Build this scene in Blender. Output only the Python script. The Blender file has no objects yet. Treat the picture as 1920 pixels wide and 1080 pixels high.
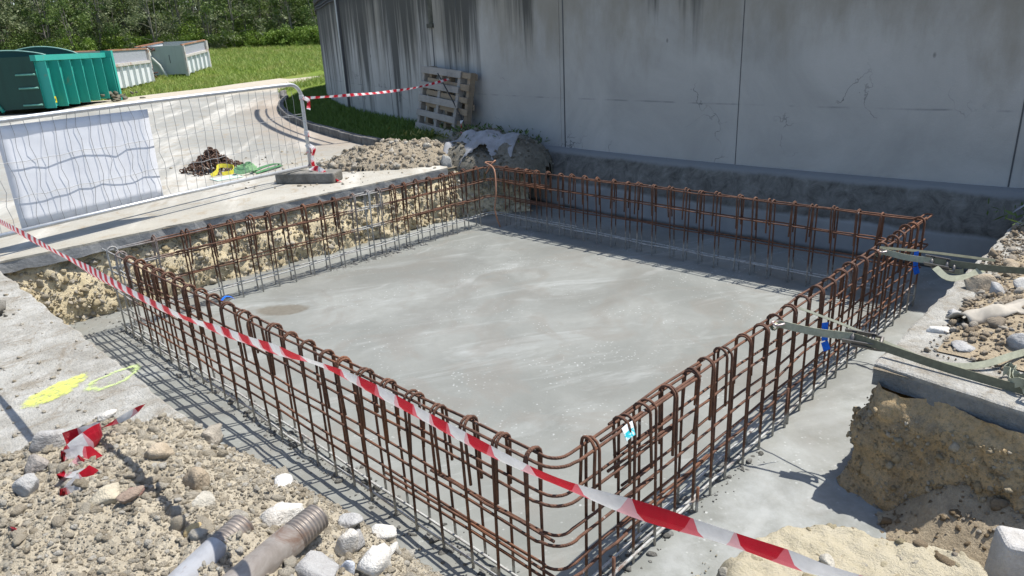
import bpy, math, random
import numpy as np
from mathutils import Vector, noise as mn
random.seed(7); rng = np.random.default_rng(7)
PI = math.pi
sc = bpy.context.scene
COL = sc.collection

# ------------------------------------------------------------------ helpers: objects
def tag(o, label=None, cat=None, group=None, kind=None):
    if label: o['label'] = label
    if cat: o['category'] = cat
    if group: o['group'] = group
    if kind: o['kind'] = kind
    return o
def empty(name, loc=(0, 0, 0), rz=0):
    o = bpy.data.objects.new(name, None); COL.objects.link(o)
    o.location = loc; o.rotation_euler = (0, 0, rz); o.empty_display_size = .1
    return o
def link(name, me, m=None, parent=None, loc=None):
    o = bpy.data.objects.new(name, me); COL.objects.link(o)
    if m is not None and not me.materials: me.materials.append(m)
    if parent is not None: o.parent = parent
    if loc is not None: o.location = loc
    return o
def npmesh(name, V, F, smooth=False):
    V = np.asarray(V, np.float32); F = np.asarray(F, np.int32); k = F.shape[1]
    me = bpy.data.meshes.new(name)
    me.vertices.add(len(V)); me.vertices.foreach_set('co', V.ravel())
    me.loops.add(F.size); me.loops.foreach_set('vertex_index', F.ravel())
    me.polygons.add(len(F)); me.polygons.foreach_set('loop_start', np.arange(0, F.size, k, dtype=np.int32))
    me.update(calc_edges=True)
    if smooth: me.polygons.foreach_set('use_smooth', np.ones(len(F), bool))
    me.validate(); return me
class MB:
    def __init__(s): s.v = []; s.f = []; s.uv = []; s.sm = []
    def add(s, v, f, smooth=False, uv=None):
        o = len(s.v); s.v += [tuple(p) for p in v]; s.f += [tuple(i + o for i in q) for q in f]
        s.sm += [smooth] * len(f); s.uv += (uv if uv else [(0, 0)] * len(v)); return s
    def box(s, x0, x1, y0, y1, z0, z1, M=None, bev=0):
        v = [(x, y, z) for x in (x0, x1) for y in (y0, y1) for z in (z0, z1)]
        if M is not None: v = [M(p) for p in v]
        return s.add(v, [(0, 1, 3, 2), (4, 6, 7, 5), (0, 4, 5, 1), (2, 3, 7, 6), (0, 2, 6, 4), (1, 5, 7, 3)])
    def tube(s, pts, r, n=8, cap=True, closed=False):
        pts = [Vector(p) for p in pts]; N = len(pts); R = r if isinstance(r, (list, tuple)) else [r] * N
        up = None; V = []
        for i, p in enumerate(pts):
            a = pts[(i - 1) % N] if (closed or i > 0) else p; b = pts[(i + 1) % N] if (closed or i < N - 1) else p
            t = (b - a).normalized()
            if up is None: up = t.orthogonal().normalized()
            up = (up - t * up.dot(t)); up = up.normalized() if up.length > 1e-6 else t.orthogonal().normalized()
            w = t.cross(up)
            for k in range(n):
                c = 2 * PI * k / n; V.append(p + (up * math.cos(c) + w * math.sin(c)) * R[i])
        F = []
        for i in range(N if closed else N - 1):
            j = (i + 1) % N
            for k in range(n):
                k2 = (k + 1) % n; F.append((i * n + k, i * n + k2, j * n + k2, j * n + k))
        s.add(V, F, True)
        if cap and not closed:
            o = len(s.v) - len(V)
            s.f.append(tuple(o + k for k in range(n))[::-1]); s.f.append(tuple(o + (N - 1) * n + k for k in range(n))); s.sm += [False, False]
        return s
    def ribbon(s, pts, width, wdirs, th=.0, fold=0.):
        # strap / tape: strip of 'width' along wdirs, optional thickness and a shallow fold; uv.x = metres along it
        pts = [Vector(p) for p in pts]; N = len(pts); d = 0; V = []; UV = []
        for i, p in enumerate(pts):
            if i: d += (p - pts[i - 1]).length
            t = (pts[min(i + 1, N - 1)] - pts[max(i - 1, 0)]).normalized()
            w = Vector(wdirs[i]); w = (w - t * w.dot(t)).normalized(); nn = t.cross(w)
            wd = width[i] if isinstance(width, (list, tuple)) else width
            for k, (a, bb) in enumerate(((-.5, 0), (-.1, fold), (.5, 0))):
                V.append(p + w * wd * a + nn * wd * bb); UV.append((d, k / 2))
        if th:
            M = len(V)
            for i in range(N):
                t = (pts[min(i + 1, N - 1)] - pts[max(i - 1, 0)]).normalized()
                w = Vector(wdirs[i]); w = (w - t * w.dot(t)).normalized(); nn = t.cross(w)
                for k in range(3): V.append(V[i * 3 + k] - nn * th); UV.append(UV[i * 3 + k])
        F = []
        for i in range(N - 1):
            for k in range(2):
                a = i * 3 + k; F.append((a, a + 1, a + 4, a + 3))
                if th: F.append((a + M, a + M + 3, a + M + 4, a + M + 1))
            if th:
                a = i * 3; F.append((a, a + 3, a + 3 + M, a + M)); F.append((a + 2, a + 2 + M, a + 5 + M, a + 5))
        return s.add(V, F, not th, UV)
    def mesh(s, name):
        me = bpy.data.meshes.new(name); me.from_pydata(s.v, [], s.f)
        me.polygons.foreach_set('use_smooth', s.sm)
        u = me.uv_layers.new(name='UVMap')
        for l in me.loops: u.data[l.index].uv = s.uv[l.vertex_index]
        me.update(); return me
    def obj(s, name, m, parent=None, loc=None): return link(name, s.mesh(name), m, parent, loc)
def bevel(o, w=.01, seg=2):
    b = o.modifiers.new('bevel', 'BEVEL'); b.width = w; b.segments = seg; b.limit_method = 'ANGLE'; return o
def curve(ctrl, n=24):
    # Catmull-Rom through control points
    P = [Vector(p) for p in ctrl]; P = [P[0] * 2 - P[1]] + P + [P[-1] * 2 - P[-2]]; out = []
    seg = len(P) - 3
    for i in range(seg):
        for k in range(max(2, n // seg)):
            t = k / max(2, n // seg); a, b, c, d = P[i:i + 4]
            out.append(.5 * ((2 * b) + (c - a) * t + (2 * a - 5 * b + 4 * c - d) * t * t + (3 * b - a - 3 * c + d) * t ** 3))
    return out + [P[-2]]
def fbm(x, y, z=0., sc_=1., oct=4):
    return mn.fractal(Vector((x * sc_, y * sc_, z * sc_)), 1.0, 2.0, oct)
def sstep(a, b, x):
    t = min(1, max(0, (x - a) / (b - a))); return t * t * (3 - 2 * t)

# ------------------------------------------------------------------ helpers: materials
def srgb(r, g, b): return tuple(((c / 255 + .055) / 1.055) ** 2.4 if c > 10 else c / 255 / 12.92 for c in (r, g, b)) + (1,)
class Mat:
    def __init__(s, name, rough=.85, spec=.3, metal=0.):
        s.m = bpy.data.materials.new(name); s.m.use_nodes = True; s.nt = s.m.node_tree
        s.b = s.nt.nodes['Principled BSDF']; s.b.inputs['Roughness'].default_value = rough
        s.b.inputs['Specular IOR Level'].default_value = spec; s.b.inputs['Metallic'].default_value = metal
        g = s.nt.nodes.new('ShaderNodeNewGeometry'); s.pos = g.outputs['Position']; s.isl = g.outputs['Random Per Island']; s.nor = g.outputs['Normal']
    def setin(s, sock, v):
        if isinstance(v, bpy.types.NodeSocket): s.nt.links.new(v, sock)
        else: sock.default_value = v
    def nd(s, t, ins=(), out=0, **attr):
        n = s.nt.nodes.new(t)
        for k, v in attr.items(): setattr(n, k, v)
        for k, v in (ins.items() if isinstance(ins, dict) else enumerate(ins)):
            if v is not None: s.setin(n.inputs[k], v)
        return n.outputs[out]
    def sep(s, v=None):
        n = s.nt.nodes.new('ShaderNodeSeparateXYZ'); s.nt.links.new(v or s.pos, n.inputs[0]); return n.outputs
    def com(s, x=0., y=0., z=0.): return s.nd('ShaderNodeCombineXYZ', (x, y, z))
    def ma(s, op, a, b=0., c=None, clamp=False):
        return s.nd('ShaderNodeMath', (a, b, c), operation=op, use_clamp=clamp)
    def scale(s, vec, sx, sy, sz): return s.nd('ShaderNodeVectorMath', (vec, (sx, sy, sz)), operation='MULTIPLY')
    def noise(s, sc_, det=5., ro=.6, vec=None, dist=0.):
        return s.nd('ShaderNodeTexNoise', {'Vector': vec or s.pos, 'Scale': sc_, 'Detail': det, 'Roughness': ro, 'Distortion': dist})
    def voro(s, sc_, vec=None, feat='F1', out=0, rnd=1.):
        return s.nd('ShaderNodeTexVoronoi', {'Vector': vec or s.pos, 'Scale': sc_, 'Randomness': rnd}, out=out, feature=feat)
    def ramp(s, f, *st):
        n = s.nt.nodes.new('ShaderNodeValToRGB'); s.nt.links.new(f, n.inputs[0]); e = n.color_ramp.elements
        while len(e) < len(st): e.new(.5)
        for i, (p, c) in enumerate(st):
            e[i].position = p; e[i].color = c if isinstance(c, tuple) else (c, c, c, 1)
        return n.outputs[0]
    def mix(s, f, a, b, blend='MIX'):
        n = s.nt.nodes.new('ShaderNodeMix'); n.data_type = 'RGBA'; n.blend_type = blend
        s.setin(n.inputs[0], f); s.setin(n.inputs[6], a); s.setin(n.inputs[7], b); return n.outputs[2]
    def step(s, a, b, x): return s.nd('ShaderNodeMapRange', {0: x, 1: a, 2: b, 3: 0., 4: 1.}, interpolation_type='SMOOTHSTEP')
    def color(s, c): s.setin(s.b.inputs['Base Color'], c); return s
    def rough(s, c): s.setin(s.b.inputs['Roughness'], c); return s
    def bump(s, h, strength=.5, dist=.01):
        bn = s.nd('ShaderNodeBump', {'Strength': strength, 'Distance': dist, 'Height': h}); s.nt.links.new(bn, s.b.inputs['Normal']); return s
def plain(name, col, rough=.7, spec=.3, metal=0., var=.18, nsc=8., bmp=.0, dirt=None, dirtamt=.4):
    """painted / simple surface: base colour, cloudy wear and optional dirt patches"""
    t = Mat(name, rough, spec, metal)
    n = t.noise(nsc, 5, .65)
    c = t.mix(t.ramp(n, (.3, 0.), (.7, 1.)), tuple(x * (1 - var) for x in col[:3]) + (1,), tuple(min(1, x * (1 + var)) for x in col[:3]) + (1,))
    if dirt: c = t.mix(t.ma('MULTIPLY', t.ramp(t.noise(nsc * .6, 7, .7, dist=.5), (.5, 0.), (.68, 1.)), dirtamt), c, dirt)
    t.color(c)
    if bmp: t.bump(t.noise(nsc * 12, 4), bmp, .004)
    return t.m

# ------------------------------------------------------------------ layout constants (metres); slab top is z = 0
W, D, T, H, P = 4.20, 4.62, .075, .68, .612
CX, CY, RW = 33.32, 2.04, 27.88                      # round tank: centre and wall radius
def polar(ang, R): a = math.radians(ang); return CX - R * math.cos(a), CY + R * math.sin(a)
def terrain(x, y):
    d = math.hypot(x - 3, y - 4); t = max(0, d - 32); return .6 + .05 * t * min(1, t / 8)

# ------------------------------------------------------------------ world, sun, camera
w = bpy.data.worlds.new('World'); sc.world = w; w.use_nodes = True
sun_dir = Vector((.456, -.18, 1)).normalized(); el = math.asin(sun_dir.z); az = math.atan2(sun_dir.x, sun_dir.y)
sky = w.node_tree.nodes.new('ShaderNodeTexSky'); sky.sky_type = 'NISHITA'; sky.sun_disc = False
sky.sun_elevation = el; sky.sun_rotation = az; sky.air_density = 1.0; sky.dust_density = 1.0; sky.ozone_density = 1.0
bg = w.node_tree.nodes['Background']; w.node_tree.links.new(sky.outputs[0], bg.inputs[0]); bg.inputs[1].default_value = .145
L = bpy.data.lights.new('sun', 'SUN'); L.energy = 5.0; L.angle = math.radians(.5); L.color = (1, .955, .88)
lo = bpy.data.objects.new('sun', L); COL.objects.link(lo); lo.rotation_euler = sun_dir.to_track_quat('Z', 'Y').to_euler(); lo.location = (5, -5, 20)
sc.view_settings.view_transform = 'Standard'; sc.view_settings.look = 'None'; sc.view_settings.exposure = .45; sc.view_settings.gamma = 1
cam = bpy.data.cameras.new('camera'); co = bpy.data.objects.new('camera', cam); COL.objects.link(co); sc.camera = co
yaw, pit, rol = .782475582961586, .34206274899612676, .04894695086397268
f = Vector((math.cos(yaw) * math.cos(pit), math.sin(yaw) * math.cos(pit), -math.sin(pit)))
r0 = Vector((math.sin(yaw), -math.cos(yaw), 0)); d0 = f.cross(r0)
rr = r0 * math.cos(rol) + d0 * math.sin(rol); dd = -r0 * math.sin(rol) + d0 * math.cos(rol)
from mathutils import Matrix
co.matrix_world = Matrix(((rr.x, -dd.x, -f.x, -1.53001), (rr.y, -dd.y, -f.y, -1.34226), (rr.z, -dd.z, -f.z, 2.07614), (0, 0, 0, 1)))
cam.sensor_width = 36; cam.lens = 1320.175 / 1920 * 36; cam.clip_end = 2000; cam.clip_start = .05

# ------------------------------------------------------------------ materials
def m_slab():
    t = Mat('wet_concrete', .75, .35); x, y, z = t.sep()
    big = t.noise(.9, 6, .6, dist=.8); fine = t.noise(14, 6, .65)
    c = t.mix(t.ramp(big, (.36, 0.), (.64, 1.)), (.168, .176, .163, 1), (.238, .246, .23, 1))
    c = t.mix(t.ma('MULTIPLY', t.ramp(fine, (.35, 0.), (.7, 1.)), .3), c, (.165, .168, .152, 1))
    # long trowel smears, with lighter sheen put into the colour
    sm = t.noise(1.5, 7, .62, vec=t.nd('ShaderNodeVectorRotate', {'Vector': t.scale(t.pos, 1, 1, 0), 'Angle': .9}, rotation_type='Z_AXIS'), dist=1.6)
    sm2 = t.noise(1., 6, .7, vec=t.scale(t.nd('ShaderNodeVectorRotate', {'Vector': t.pos, 'Angle': .55}, rotation_type='Z_AXIS'), .7, 3.2, 0), dist=.8)
    c = t.mix(t.ma('MULTIPLY', t.ramp(sm2, (.53, 0.), (.70, 1.)), .6), c, (.33, .345, .335, 1))
    c = t.mix(t.ma('MULTIPLY', t.ramp(sm, (.50, 0.), (.60, 1.)), .45), c, (.19, .178, .155, 1))
    # white paste specks
    sp = t.ramp(t.voro(30), (.10, 1.), (.24, 0.)); spm = t.ramp(t.noise(1.7, 6, .8, dist=.6), (.49, 0.), (.62, 1.))
    c = t.mix(t.ma('MULTIPLY', t.ma('MULTIPLY', sp, spm), .7), c, (.50, .52, .51, 1))
    # coarse paler crust outside the cage on the near-right side
    crust = t.ma('MULTIPLY', t.step(.02, -.12, y), t.ramp(t.noise(5, 6, .7), (.35, 0.), (.62, 1.)))
    c = t.mix(t.ma('MULTIPLY', crust, .65), c, (.33, .345, .34, 1))
    wet = t.noise(.75, 5, .55, dist=1.2); c = t.mix(t.ma('MULTIPLY', t.ramp(wet, (.5, 0.), (.58, 1.)), .38), c, (.152, .152, .137, 1))
    arc = t.nd('ShaderNodeTexWave', {'Vector': t.nd('ShaderNodeVectorMath', (t.pos, (2.1, .6, 0)), operation='SUBTRACT'), 'Scale': .55, 'Distortion': 5., 'Detail': 4., 'Detail Scale': 1.3}, wave_type='RINGS')
    c = t.mix(t.ma('MULTIPLY', t.ramp(arc, (.965, 0.), (.995, 1.)), t.ramp(t.noise(1.3, 4), (.54, 0.), (.66, .28))), c, (.36, .37, .36, 1))
    # brown sunk patch
    px, py = t.ma('SUBTRACT', x, 1.06), t.ma('SUBTRACT', y, 3.98)
    rad = t.ma('ADD', t.ma('POWER', t.ma('DIVIDE', t.ma('ADD', px, py), .2), 2.), t.ma('POWER', t.ma('DIVIDE', t.ma('SUBTRACT', px, py), .33), 2.))
    rad = t.ma('ADD', rad, t.ma('MULTIPLY', t.noise(9, 4), 1.0))
    c = t.mix(t.ma('MULTIPLY', t.step(1.6, 1.0, rad), .95), c, t.mix(t.noise(30, 4), (.10, .09, .07, 1), (.18, .165, .135, 1)))
    # damp darker rim along the cage feet
    e = t.ma('ABSOLUTE', x); damp = t.ma('MULTIPLY', t.step(.22, .0, e), t.ramp(t.noise(11, 5), (.4, 0.), (.6, 1.)))
    c = t.mix(t.ma('MULTIPLY', damp, .35), c, (.17, .165, .145, 1))
    t.color(c); t.rough(t.ramp(sm, (.4, .8), (.65, .55)))
    t.bump(t.ma('ADD', fine, t.ma('MULTIPLY', t.noise(60, 3), .4)), .35, .006); return t.m
def m_pave():
    t = Mat('old_concrete_paving', .9, .2); x, y, z = t.sep()
    c = t.mix(t.ramp(t.noise(1.6, 7, .68, dist=.6), (.32, 0.), (.68, 1.)), (.29, .275, .24, 1), (.44, .43, .39, 1))
    c = t.mix(t.ma('MULTIPLY', t.ramp(t.noise(7, 7, .72), (.45, 0.), (.68, 1.)), .7), c, (.54, .535, .50, 1))
    c = t.mix(t.ma('MULTIPLY', t.ramp(t.noise(4.3, 8, .75, dist=1.2), (.50, 0.), (.62, 1.)), .75), c, (.25, .215, .165, 1))
    c = t.mix(t.ramp(t.voro(90), (.05, .8), (.16, 0.)), c, (.16, .14, .12, 1))
    # exposed cut edge is greyer
    c = t.mix(t.step(P - .012, P - .03, z), c, t.mix(t.noise(35, 5), (.17, .175, .17, 1), (.34, .345, .335, 1)))
    t.color(c); t.bump(t.ma('ADD', t.noise(40, 5, .75), t.noise(9, 6, .75)), .9, .025); return t.m
def m_road():
    t = Mat('worn_road_concrete', .9, .2); x, y, z = t.sep()
    c = t.mix(t.ramp(t.noise(.55, 7, .65, dist=.7), (.33, 0.), (.66, 1.)), (.29, .275, .235, 1), (.385, .37, .325, 1))
    grey = t.mix(t.ramp(t.noise(.7, 6, .6, vec=t.scale(t.pos, 1, .35, 1)), (.35, 0.), (.65, 1.)), (.22, .222, .208, 1), (.33, .33, .305, 1))
    far = t.step(6.8, 10.5, t.ma('ADD', t.ma('SUBTRACT', y, t.ma('MULTIPLY', x, .15)), t.ma('MULTIPLY', t.noise(.5, 4), 3.)))
    c = t.mix(t.ma('MULTIPLY', far, .85), c, grey)
    # pale streaks of dried slurry lying along the road
    st = t.noise(1., 5, .6, vec=t.scale(t.nd('ShaderNodeVectorRotate', {'Vector': t.pos, 'Angle': -1.0}, rotation_type='Z_AXIS'), .18, 1.3, 0))
    c = t.mix(t.ma('MULTIPLY', t.ramp(st, (.52, 0.), (.62, 1.)), .75), c, (.50, .485, .44, 1))
    c = t.mix(t.ma('MULTIPLY', t.ramp(t.noise(3.2, 8, .75, dist=1.), (.52, 0.), (.64, 1.)), .65), c, (.27, .22, .155, 1))
    c = t.mix(t.ramp(t.voro(26), (.05, .7), (.13, 0.)), c, (.2, .17, .14, 1))
    rk = t.nd('ShaderNodeVectorMath', (t.scale(t.pos, 1, 1, 0), (CX, CY, 0)), out='Value', operation='DISTANCE')
    kd = t.ma('MULTIPLY', t.step(31.2, 29.6, t.ma('ADD', rk, t.ma('MULTIPLY', t.noise(1.1, 5), 1.2))), t.step(7., 9., y)); c = t.mix(t.ma('MULTIPLY', kd, .55), c, t.mix(t.noise(14, 5, .7), (.24, .17, .12, 1), (.40, .31, .23, 1)))
    # dusty earth track where it runs round behind the tank
    c = t.mix(t.step(22.5, 25, y), c, t.mix(t.noise(1.5, 6, .7), (.32, .27, .2, 1), (.5, .46, .38, 1)))
    c = t.mix(t.step(P - .012, P - .03, z), c, t.mix(t.noise(35, 5), (.17, .175, .18, 1), (.33, .335, .335, 1)))
    t.color(c); t.bump(t.ma('ADD', t.noise(40, 5, .7), t.noise(9, 5, .7)), .5, .012); return t.m
def m_ground():
    t = Mat('grass_and_earth', .95, .1); x, y, z = t.sep()
    g = t.mix(t.ramp(t.noise(.35, 7, .65, dist=.5), (.32, 0.), (.66, 1.)), (.125, .18, .028, 1), (.20, .27, .045, 1))
    g = t.mix(t.ma('MULTIPLY', t.ramp(t.noise(.22, 6, .6, dist=.8), (.5, 0.), (.66, 1.)), .7), g, (.235, .225, .075, 1))
    g = t.mix(t.ma('MULTIPLY', t.ramp(t.noise(5.5, 6, .75), (.42, 0.), (.66, 1.)), .6), g, (.055, .085, .018, 1))
    g = t.mix(t.ramp(t.voro(2.6), (.035, .8), (.06, 0.)), g, (.55, .56, .45, 1))
    s = t.mix(t.noise(7, 7, .7), (.14, .115, .08, 1), (.34, .29, .22, 1))
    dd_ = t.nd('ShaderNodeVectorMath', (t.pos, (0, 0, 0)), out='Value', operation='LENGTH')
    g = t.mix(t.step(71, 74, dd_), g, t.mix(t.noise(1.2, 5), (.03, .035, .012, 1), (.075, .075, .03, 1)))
    t.color(t.mix(t.step(6.5, 7.5, y), s, g)); t.bump(t.noise(9, 6, .75), 1., .06); return t.m
def m_soil(name, a, b, c_, sc_=1., wet=None, crag=False):
    t = Mat(name, .95, .12); x, y, z = t.sep()
    c = t.mix(t.ramp(t.noise(3 * sc_, 7, .7, dist=.6), (.3, 0.), (.7, 1.)), a, b)
    c = t.mix(t.ma('MULTIPLY', t.ramp(t.noise(11 * sc_, 7, .75), (.45, 0.), (.65, 1.)), .8), c, c_)
    c = t.mix(t.ma('MULTIPLY', t.ramp(t.isl, (.0, 0.), (1., 1.)), .35), c, b)
    if wet: c = t.mix(t.ma('MULTIPLY', t.step(.28, .05, t.ma('ADD', z, t.ma('MULTIPLY', t.noise(4), .15))), .6), c, wet)
    t.color(c)
    if crag:
        g_ = t.mix(t.ramp(t.noise(55, 6, .8), (.36, .9), (.52, 0.)), c, (.33, .255, .155, 1)); g_ = t.mix(t.ma('MULTIPLY', t.ramp(t.noise(4.5, 6, .7, dist=.8), (.5, 0.), (.6, 1.)), .6), g_, (.38, .32, .235, 1)); t.color(g_)
        t.bump(t.ma('ADD', t.noise(45, 7, .8), t.noise(140, 5, .75)), 1., .014)
    else: t.bump(t.ma('ADD', t.noise(26, 7, .75), t.noise(90, 4, .7)), .9, .016)
    return t.m
def m_clod(name, *cols):
    t = Mat(name, .95, .12)
    n = len(cols) - 1
    c = t.ramp(t.isl, *[(i / n, col) for i, col in enumerate(cols)])
    c = t.mix(t.ma('MULTIPLY', t.ramp(t.noise(45, 5, .7), (.35, 0.), (.7, 1.)), .45), c, tuple(x * .62 for x in cols[0][:3]) + (1,))
    t.color(c); t.bump(t.ma('ADD', t.noise(110, 6, .75), t.noise(300, 3, .7)), 1., .012); return t.m
def m_stone(name, col, dark=None, dsc=7.):
    t = Mat(name, .9, .2); dark = dark or tuple(x * .55 for x in col[:3]) + (1,)
    c = t.mix(t.ramp(t.noise(dsc, 7, .72, dist=.5), (.35, 0.), (.62, 1.)), dark, col)
    c = t.mix(t.ramp(t.noise(dsc * 6, 4, .7), (.3, .5), (.5, 0.)), c, dark)
    t.color(c); t.bump(t.ma('ADD', t.noise(30, 6, .7), t.noise(110, 4)), .8, .01); return t.m
def m_rust():
    t = Mat('rusty_rebar', .8, .35); x, y, z = t.sep()
    c = t.mix(t.ramp(t.noise(24, 5, .7), (.32, 0.), (.68, 1.)), (.058, .030, .021, 1), (.16, .078, .048, 1))
    c = t.mix(t.ma('MULTIPLY', t.ramp(t.noise(3.2, 4, .6), (.52, 0.), (.7, 1.)), .55), c, (.22, .09, .042, 1))
    # orange fresh rust at the two tank-side corners
    fr = t.ma('MULTIPLY', t.step(3.5, 4.3, x), t.step(.9, .0, t.ma('ABSOLUTE', t.ma('SUBTRACT', t.ma('ABSOLUTE', t.ma('SUBTRACT', y, 2.31)), 2.31))))
    c = t.mix(t.ma('MULTIPLY', fr, .12), c, (.33, .12, .05, 1))
    # dried cement splash: feet, the far left corner, mid of the left side and scattered spots
    nz = t.noise(9, 5, .7); lim = t.ma('ADD', z, t.ma('MULTIPLY', nz, .22))
    low = t.step(.225, .15, lim)
    far = t.ma('MULTIPLY', t.step(3.8, 4.05, x), t.step(.33, .23, t.ma('ADD', z, t.ma('MULTIPLY', nz, .2))))
    lb = t.ma('MULTIPLY', t.step(4.2, 4.45, y), t.step(.33, .27, lim))
    dl = t.nd('ShaderNodeVectorMath', (t.pos, (-.02, 4.65, .38)), out='Value', operation='DISTANCE')
    cor = t.step(.75, .4, t.ma('ADD', dl, t.ma('MULTIPLY', nz, .3)))
    dm = t.nd('ShaderNodeVectorMath', (t.scale(t.pos, 1, 1, .45), (2.42, 4.58, .2)), out='Value', operation='DISTANCE')
    mid = t.step(.42, .22, t.ma('ADD', dm, t.ma('MULTIPLY', nz, .3)))
    spots = t.ramp(t.noise(16, 4, .75), (.66, 0.), (.71, .9))
    cov = low
    for k in (far, lb, cor, mid, spots): cov = t.ma('MAXIMUM', cov, k)
    brk = t.ramp(t.noise(40, 4, .7), (.3, .35), (.5, 1.))
    c = t.mix(t.ma('MULTIPLY', cov, brk), c, t.mix(t.noise(20, 3), (.3, .3, .285, 1), (.5, .51, .5, 1)))
    t.color(c)
    t.bump(t.ma('ADD', t.noise(160, 3), t.nd('ShaderNodeTexWave', {'Vector': t.pos, 'Scale': 38., 'Distortion': 1.5})), .5, .002); return t.m
def m_tank():
    t = Mat('stained_tank_concrete', .85, .25); x, y, z = t.sep()
    ang = t.ma('ARCTAN2', t.ma('SUBTRACT', y, CY), t.ma('SUBTRACT', CX, x)); s = t.ma('MULTIPLY', ang, RW)
    v = t.com(s, 0., z)
    c = t.mix(t.ramp(t.noise(.8, 7, .65, vec=v, dist=.6), (.32, 0.), (.68, 1.)), (.325, .32, .305, 1), (.46, .45, .43, 1))
    cell = t.nd('ShaderNodeTexWhiteNoise', {'Vector': t.com(t.ma('FLOOR', t.ma('DIVIDE', t.ma('SUBTRACT', s, .13), 2.43)), 0., t.ma('FLOOR', t.ma('DIVIDE', z, 1.31)))})
    c = t.mix(t.ma('MULTIPLY', cell, .22), c, (.30, .297, .29, 1))
    warm = t.step(1.6, 2.6, t.ma('ADD', z, t.ma('MULTIPLY', t.ma('SUBTRACT', t.noise(1., 6, .65, vec=t.com(t.ma('MULTIPLY', s, 1.3), 0., t.ma('MULTIPLY', z, .5))), .5), 3.)))
    c = t.mix(t.ma('MULTIPLY', warm, .75), c, (.225, .205, .165, 1))
    left = t.step(2.6, 6.5, s)
    # run-off streaks of algae from the rim, longest on the left
    sv = t.com(t.ma('MULTIPLY', s, 2.6), 0., t.ma('MULTIPLY', z, .16)); n1 = t.noise(1., 5, .62, vec=sv, dist=.3)
    n2 = t.noise(1., 4, .7, vec=t.com(t.ma('MULTIPLY', s, 9.), 3., t.ma('MULTIPLY', z, .3)))
    drive = t.ma('ADD', t.ma('MULTIPLY', t.ma('SUBTRACT', z, 2.75), t.ma('SUBTRACT', .78, t.ma('MULTIPLY', left, .42))), t.ma('ADD', t.ma('MULTIPLY', left, .42), t.ma('MULTIPLY', t.step(-1., 3.4, s), .28)))
    k = t.ma('ADD', t.ma('ADD', drive, t.ma('MULTIPLY', t.ma('SUBTRACT', n1, .5), 3.6)), t.ma('MULTIPLY', t.ma('SUBTRACT', n2, .5), 1.5))
    c = t.mix(t.ma('MULTIPLY', t.step(.0, .75, k), .86), c, (.045, .046, .043, 1))
    c = t.mix(t.ma('MULTIPLY', t.step(2.85, 3.25, t.ma('ADD', z, t.ma('MULTIPLY', t.noise(2., 4, vec=v), .3))), t.ma('ADD', .55, t.ma('MULTIPLY', left, .35))), c, (.04, .04, .036, 1))
    # pour line and hairline cracks, chips
    pl = t.ma('ABSOLUTE', t.ma('SUBTRACT', t.ma('ADD', z, t.ma('MULTIPLY', t.noise(1.2, 2, vec=v), .02)), 1.325))
    c = t.mix(t.ma('MULTIPLY', t.step(.012, .004, pl), t.ramp(t.noise(2.2, 3, vec=v), (.46, 0.), (.6, .5))), c, (.14, .15, .155, 1))
    cr = t.voro(1.3, vec=t.nd('ShaderNodeVectorMath', (v, t.nd('ShaderNodeTexNoise', {'Vector': v, 'Scale': 3., 'Detail': 5.}, out=1)), operation='ADD'), feat='DISTANCE_TO_EDGE')
    crm = t.ma('MULTIPLY', t.ramp(t.noise(.9, 4, .6, vec=v), (.53, 0.), (.6, 1.)), t.step(1.9, 1.4, z))
    c = t.mix(t.ma('MULTIPLY', t.ma('MULTIPLY', t.step(.014, .005, cr), crm), .65), c, (.08, .085, .09, 1))
    ch = t.ramp(t.voro(2.4, vec=t.com(s, 0., t.ma('MULTIPLY', z, .6))), (.03, .85), (.055, 0.))
    c = t.mix(ch, c, (.09, .09, .09, 1))
    t.color(c); t.bump(t.ma('ADD', t.noise(2.5, 6, .7, vec=v), t.ma('MULTIPLY', t.noise(60, 4), .25)), .35, .02); return t.m
def m_foot():
    t = Mat('tank_footing_concrete', .9, .2); x, y, z = t.sep()
    sm = t.mix(t.ramp(t.noise(2.2, 6, .65), (.3, 0.), (.7, 1.)), (.24, .25, .255, 1), (.34, .35, .355, 1))
    ro = t.mix(t.ramp(t.noise(7, 7, .75, dist=.6), (.35, 0.), (.68, 1.)), (.075, .07, .06, 1), (.20, .19, .17, 1))
    k = t.ma('ADD', z, t.ma('MULTIPLY', t.ma('SUBTRACT', t.noise(1.5, 5, .7), .5), .10))
    c = t.mix(t.step(.30, .345, k), sm, ro)
    c = t.mix(t.step(.62, .67, k), c, (.21, .21, .205, 1))
    c = t.mix(t.ma('MULTIPLY', t.step(.06, .0, k), .9), c, (.035, .03, .02, 1))
    t.color(c); t.bump(t.ma('MULTIPLY', t.noise(16, 7, .75), t.step(.28, .38, k)), .4, .006); return t.m
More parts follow.
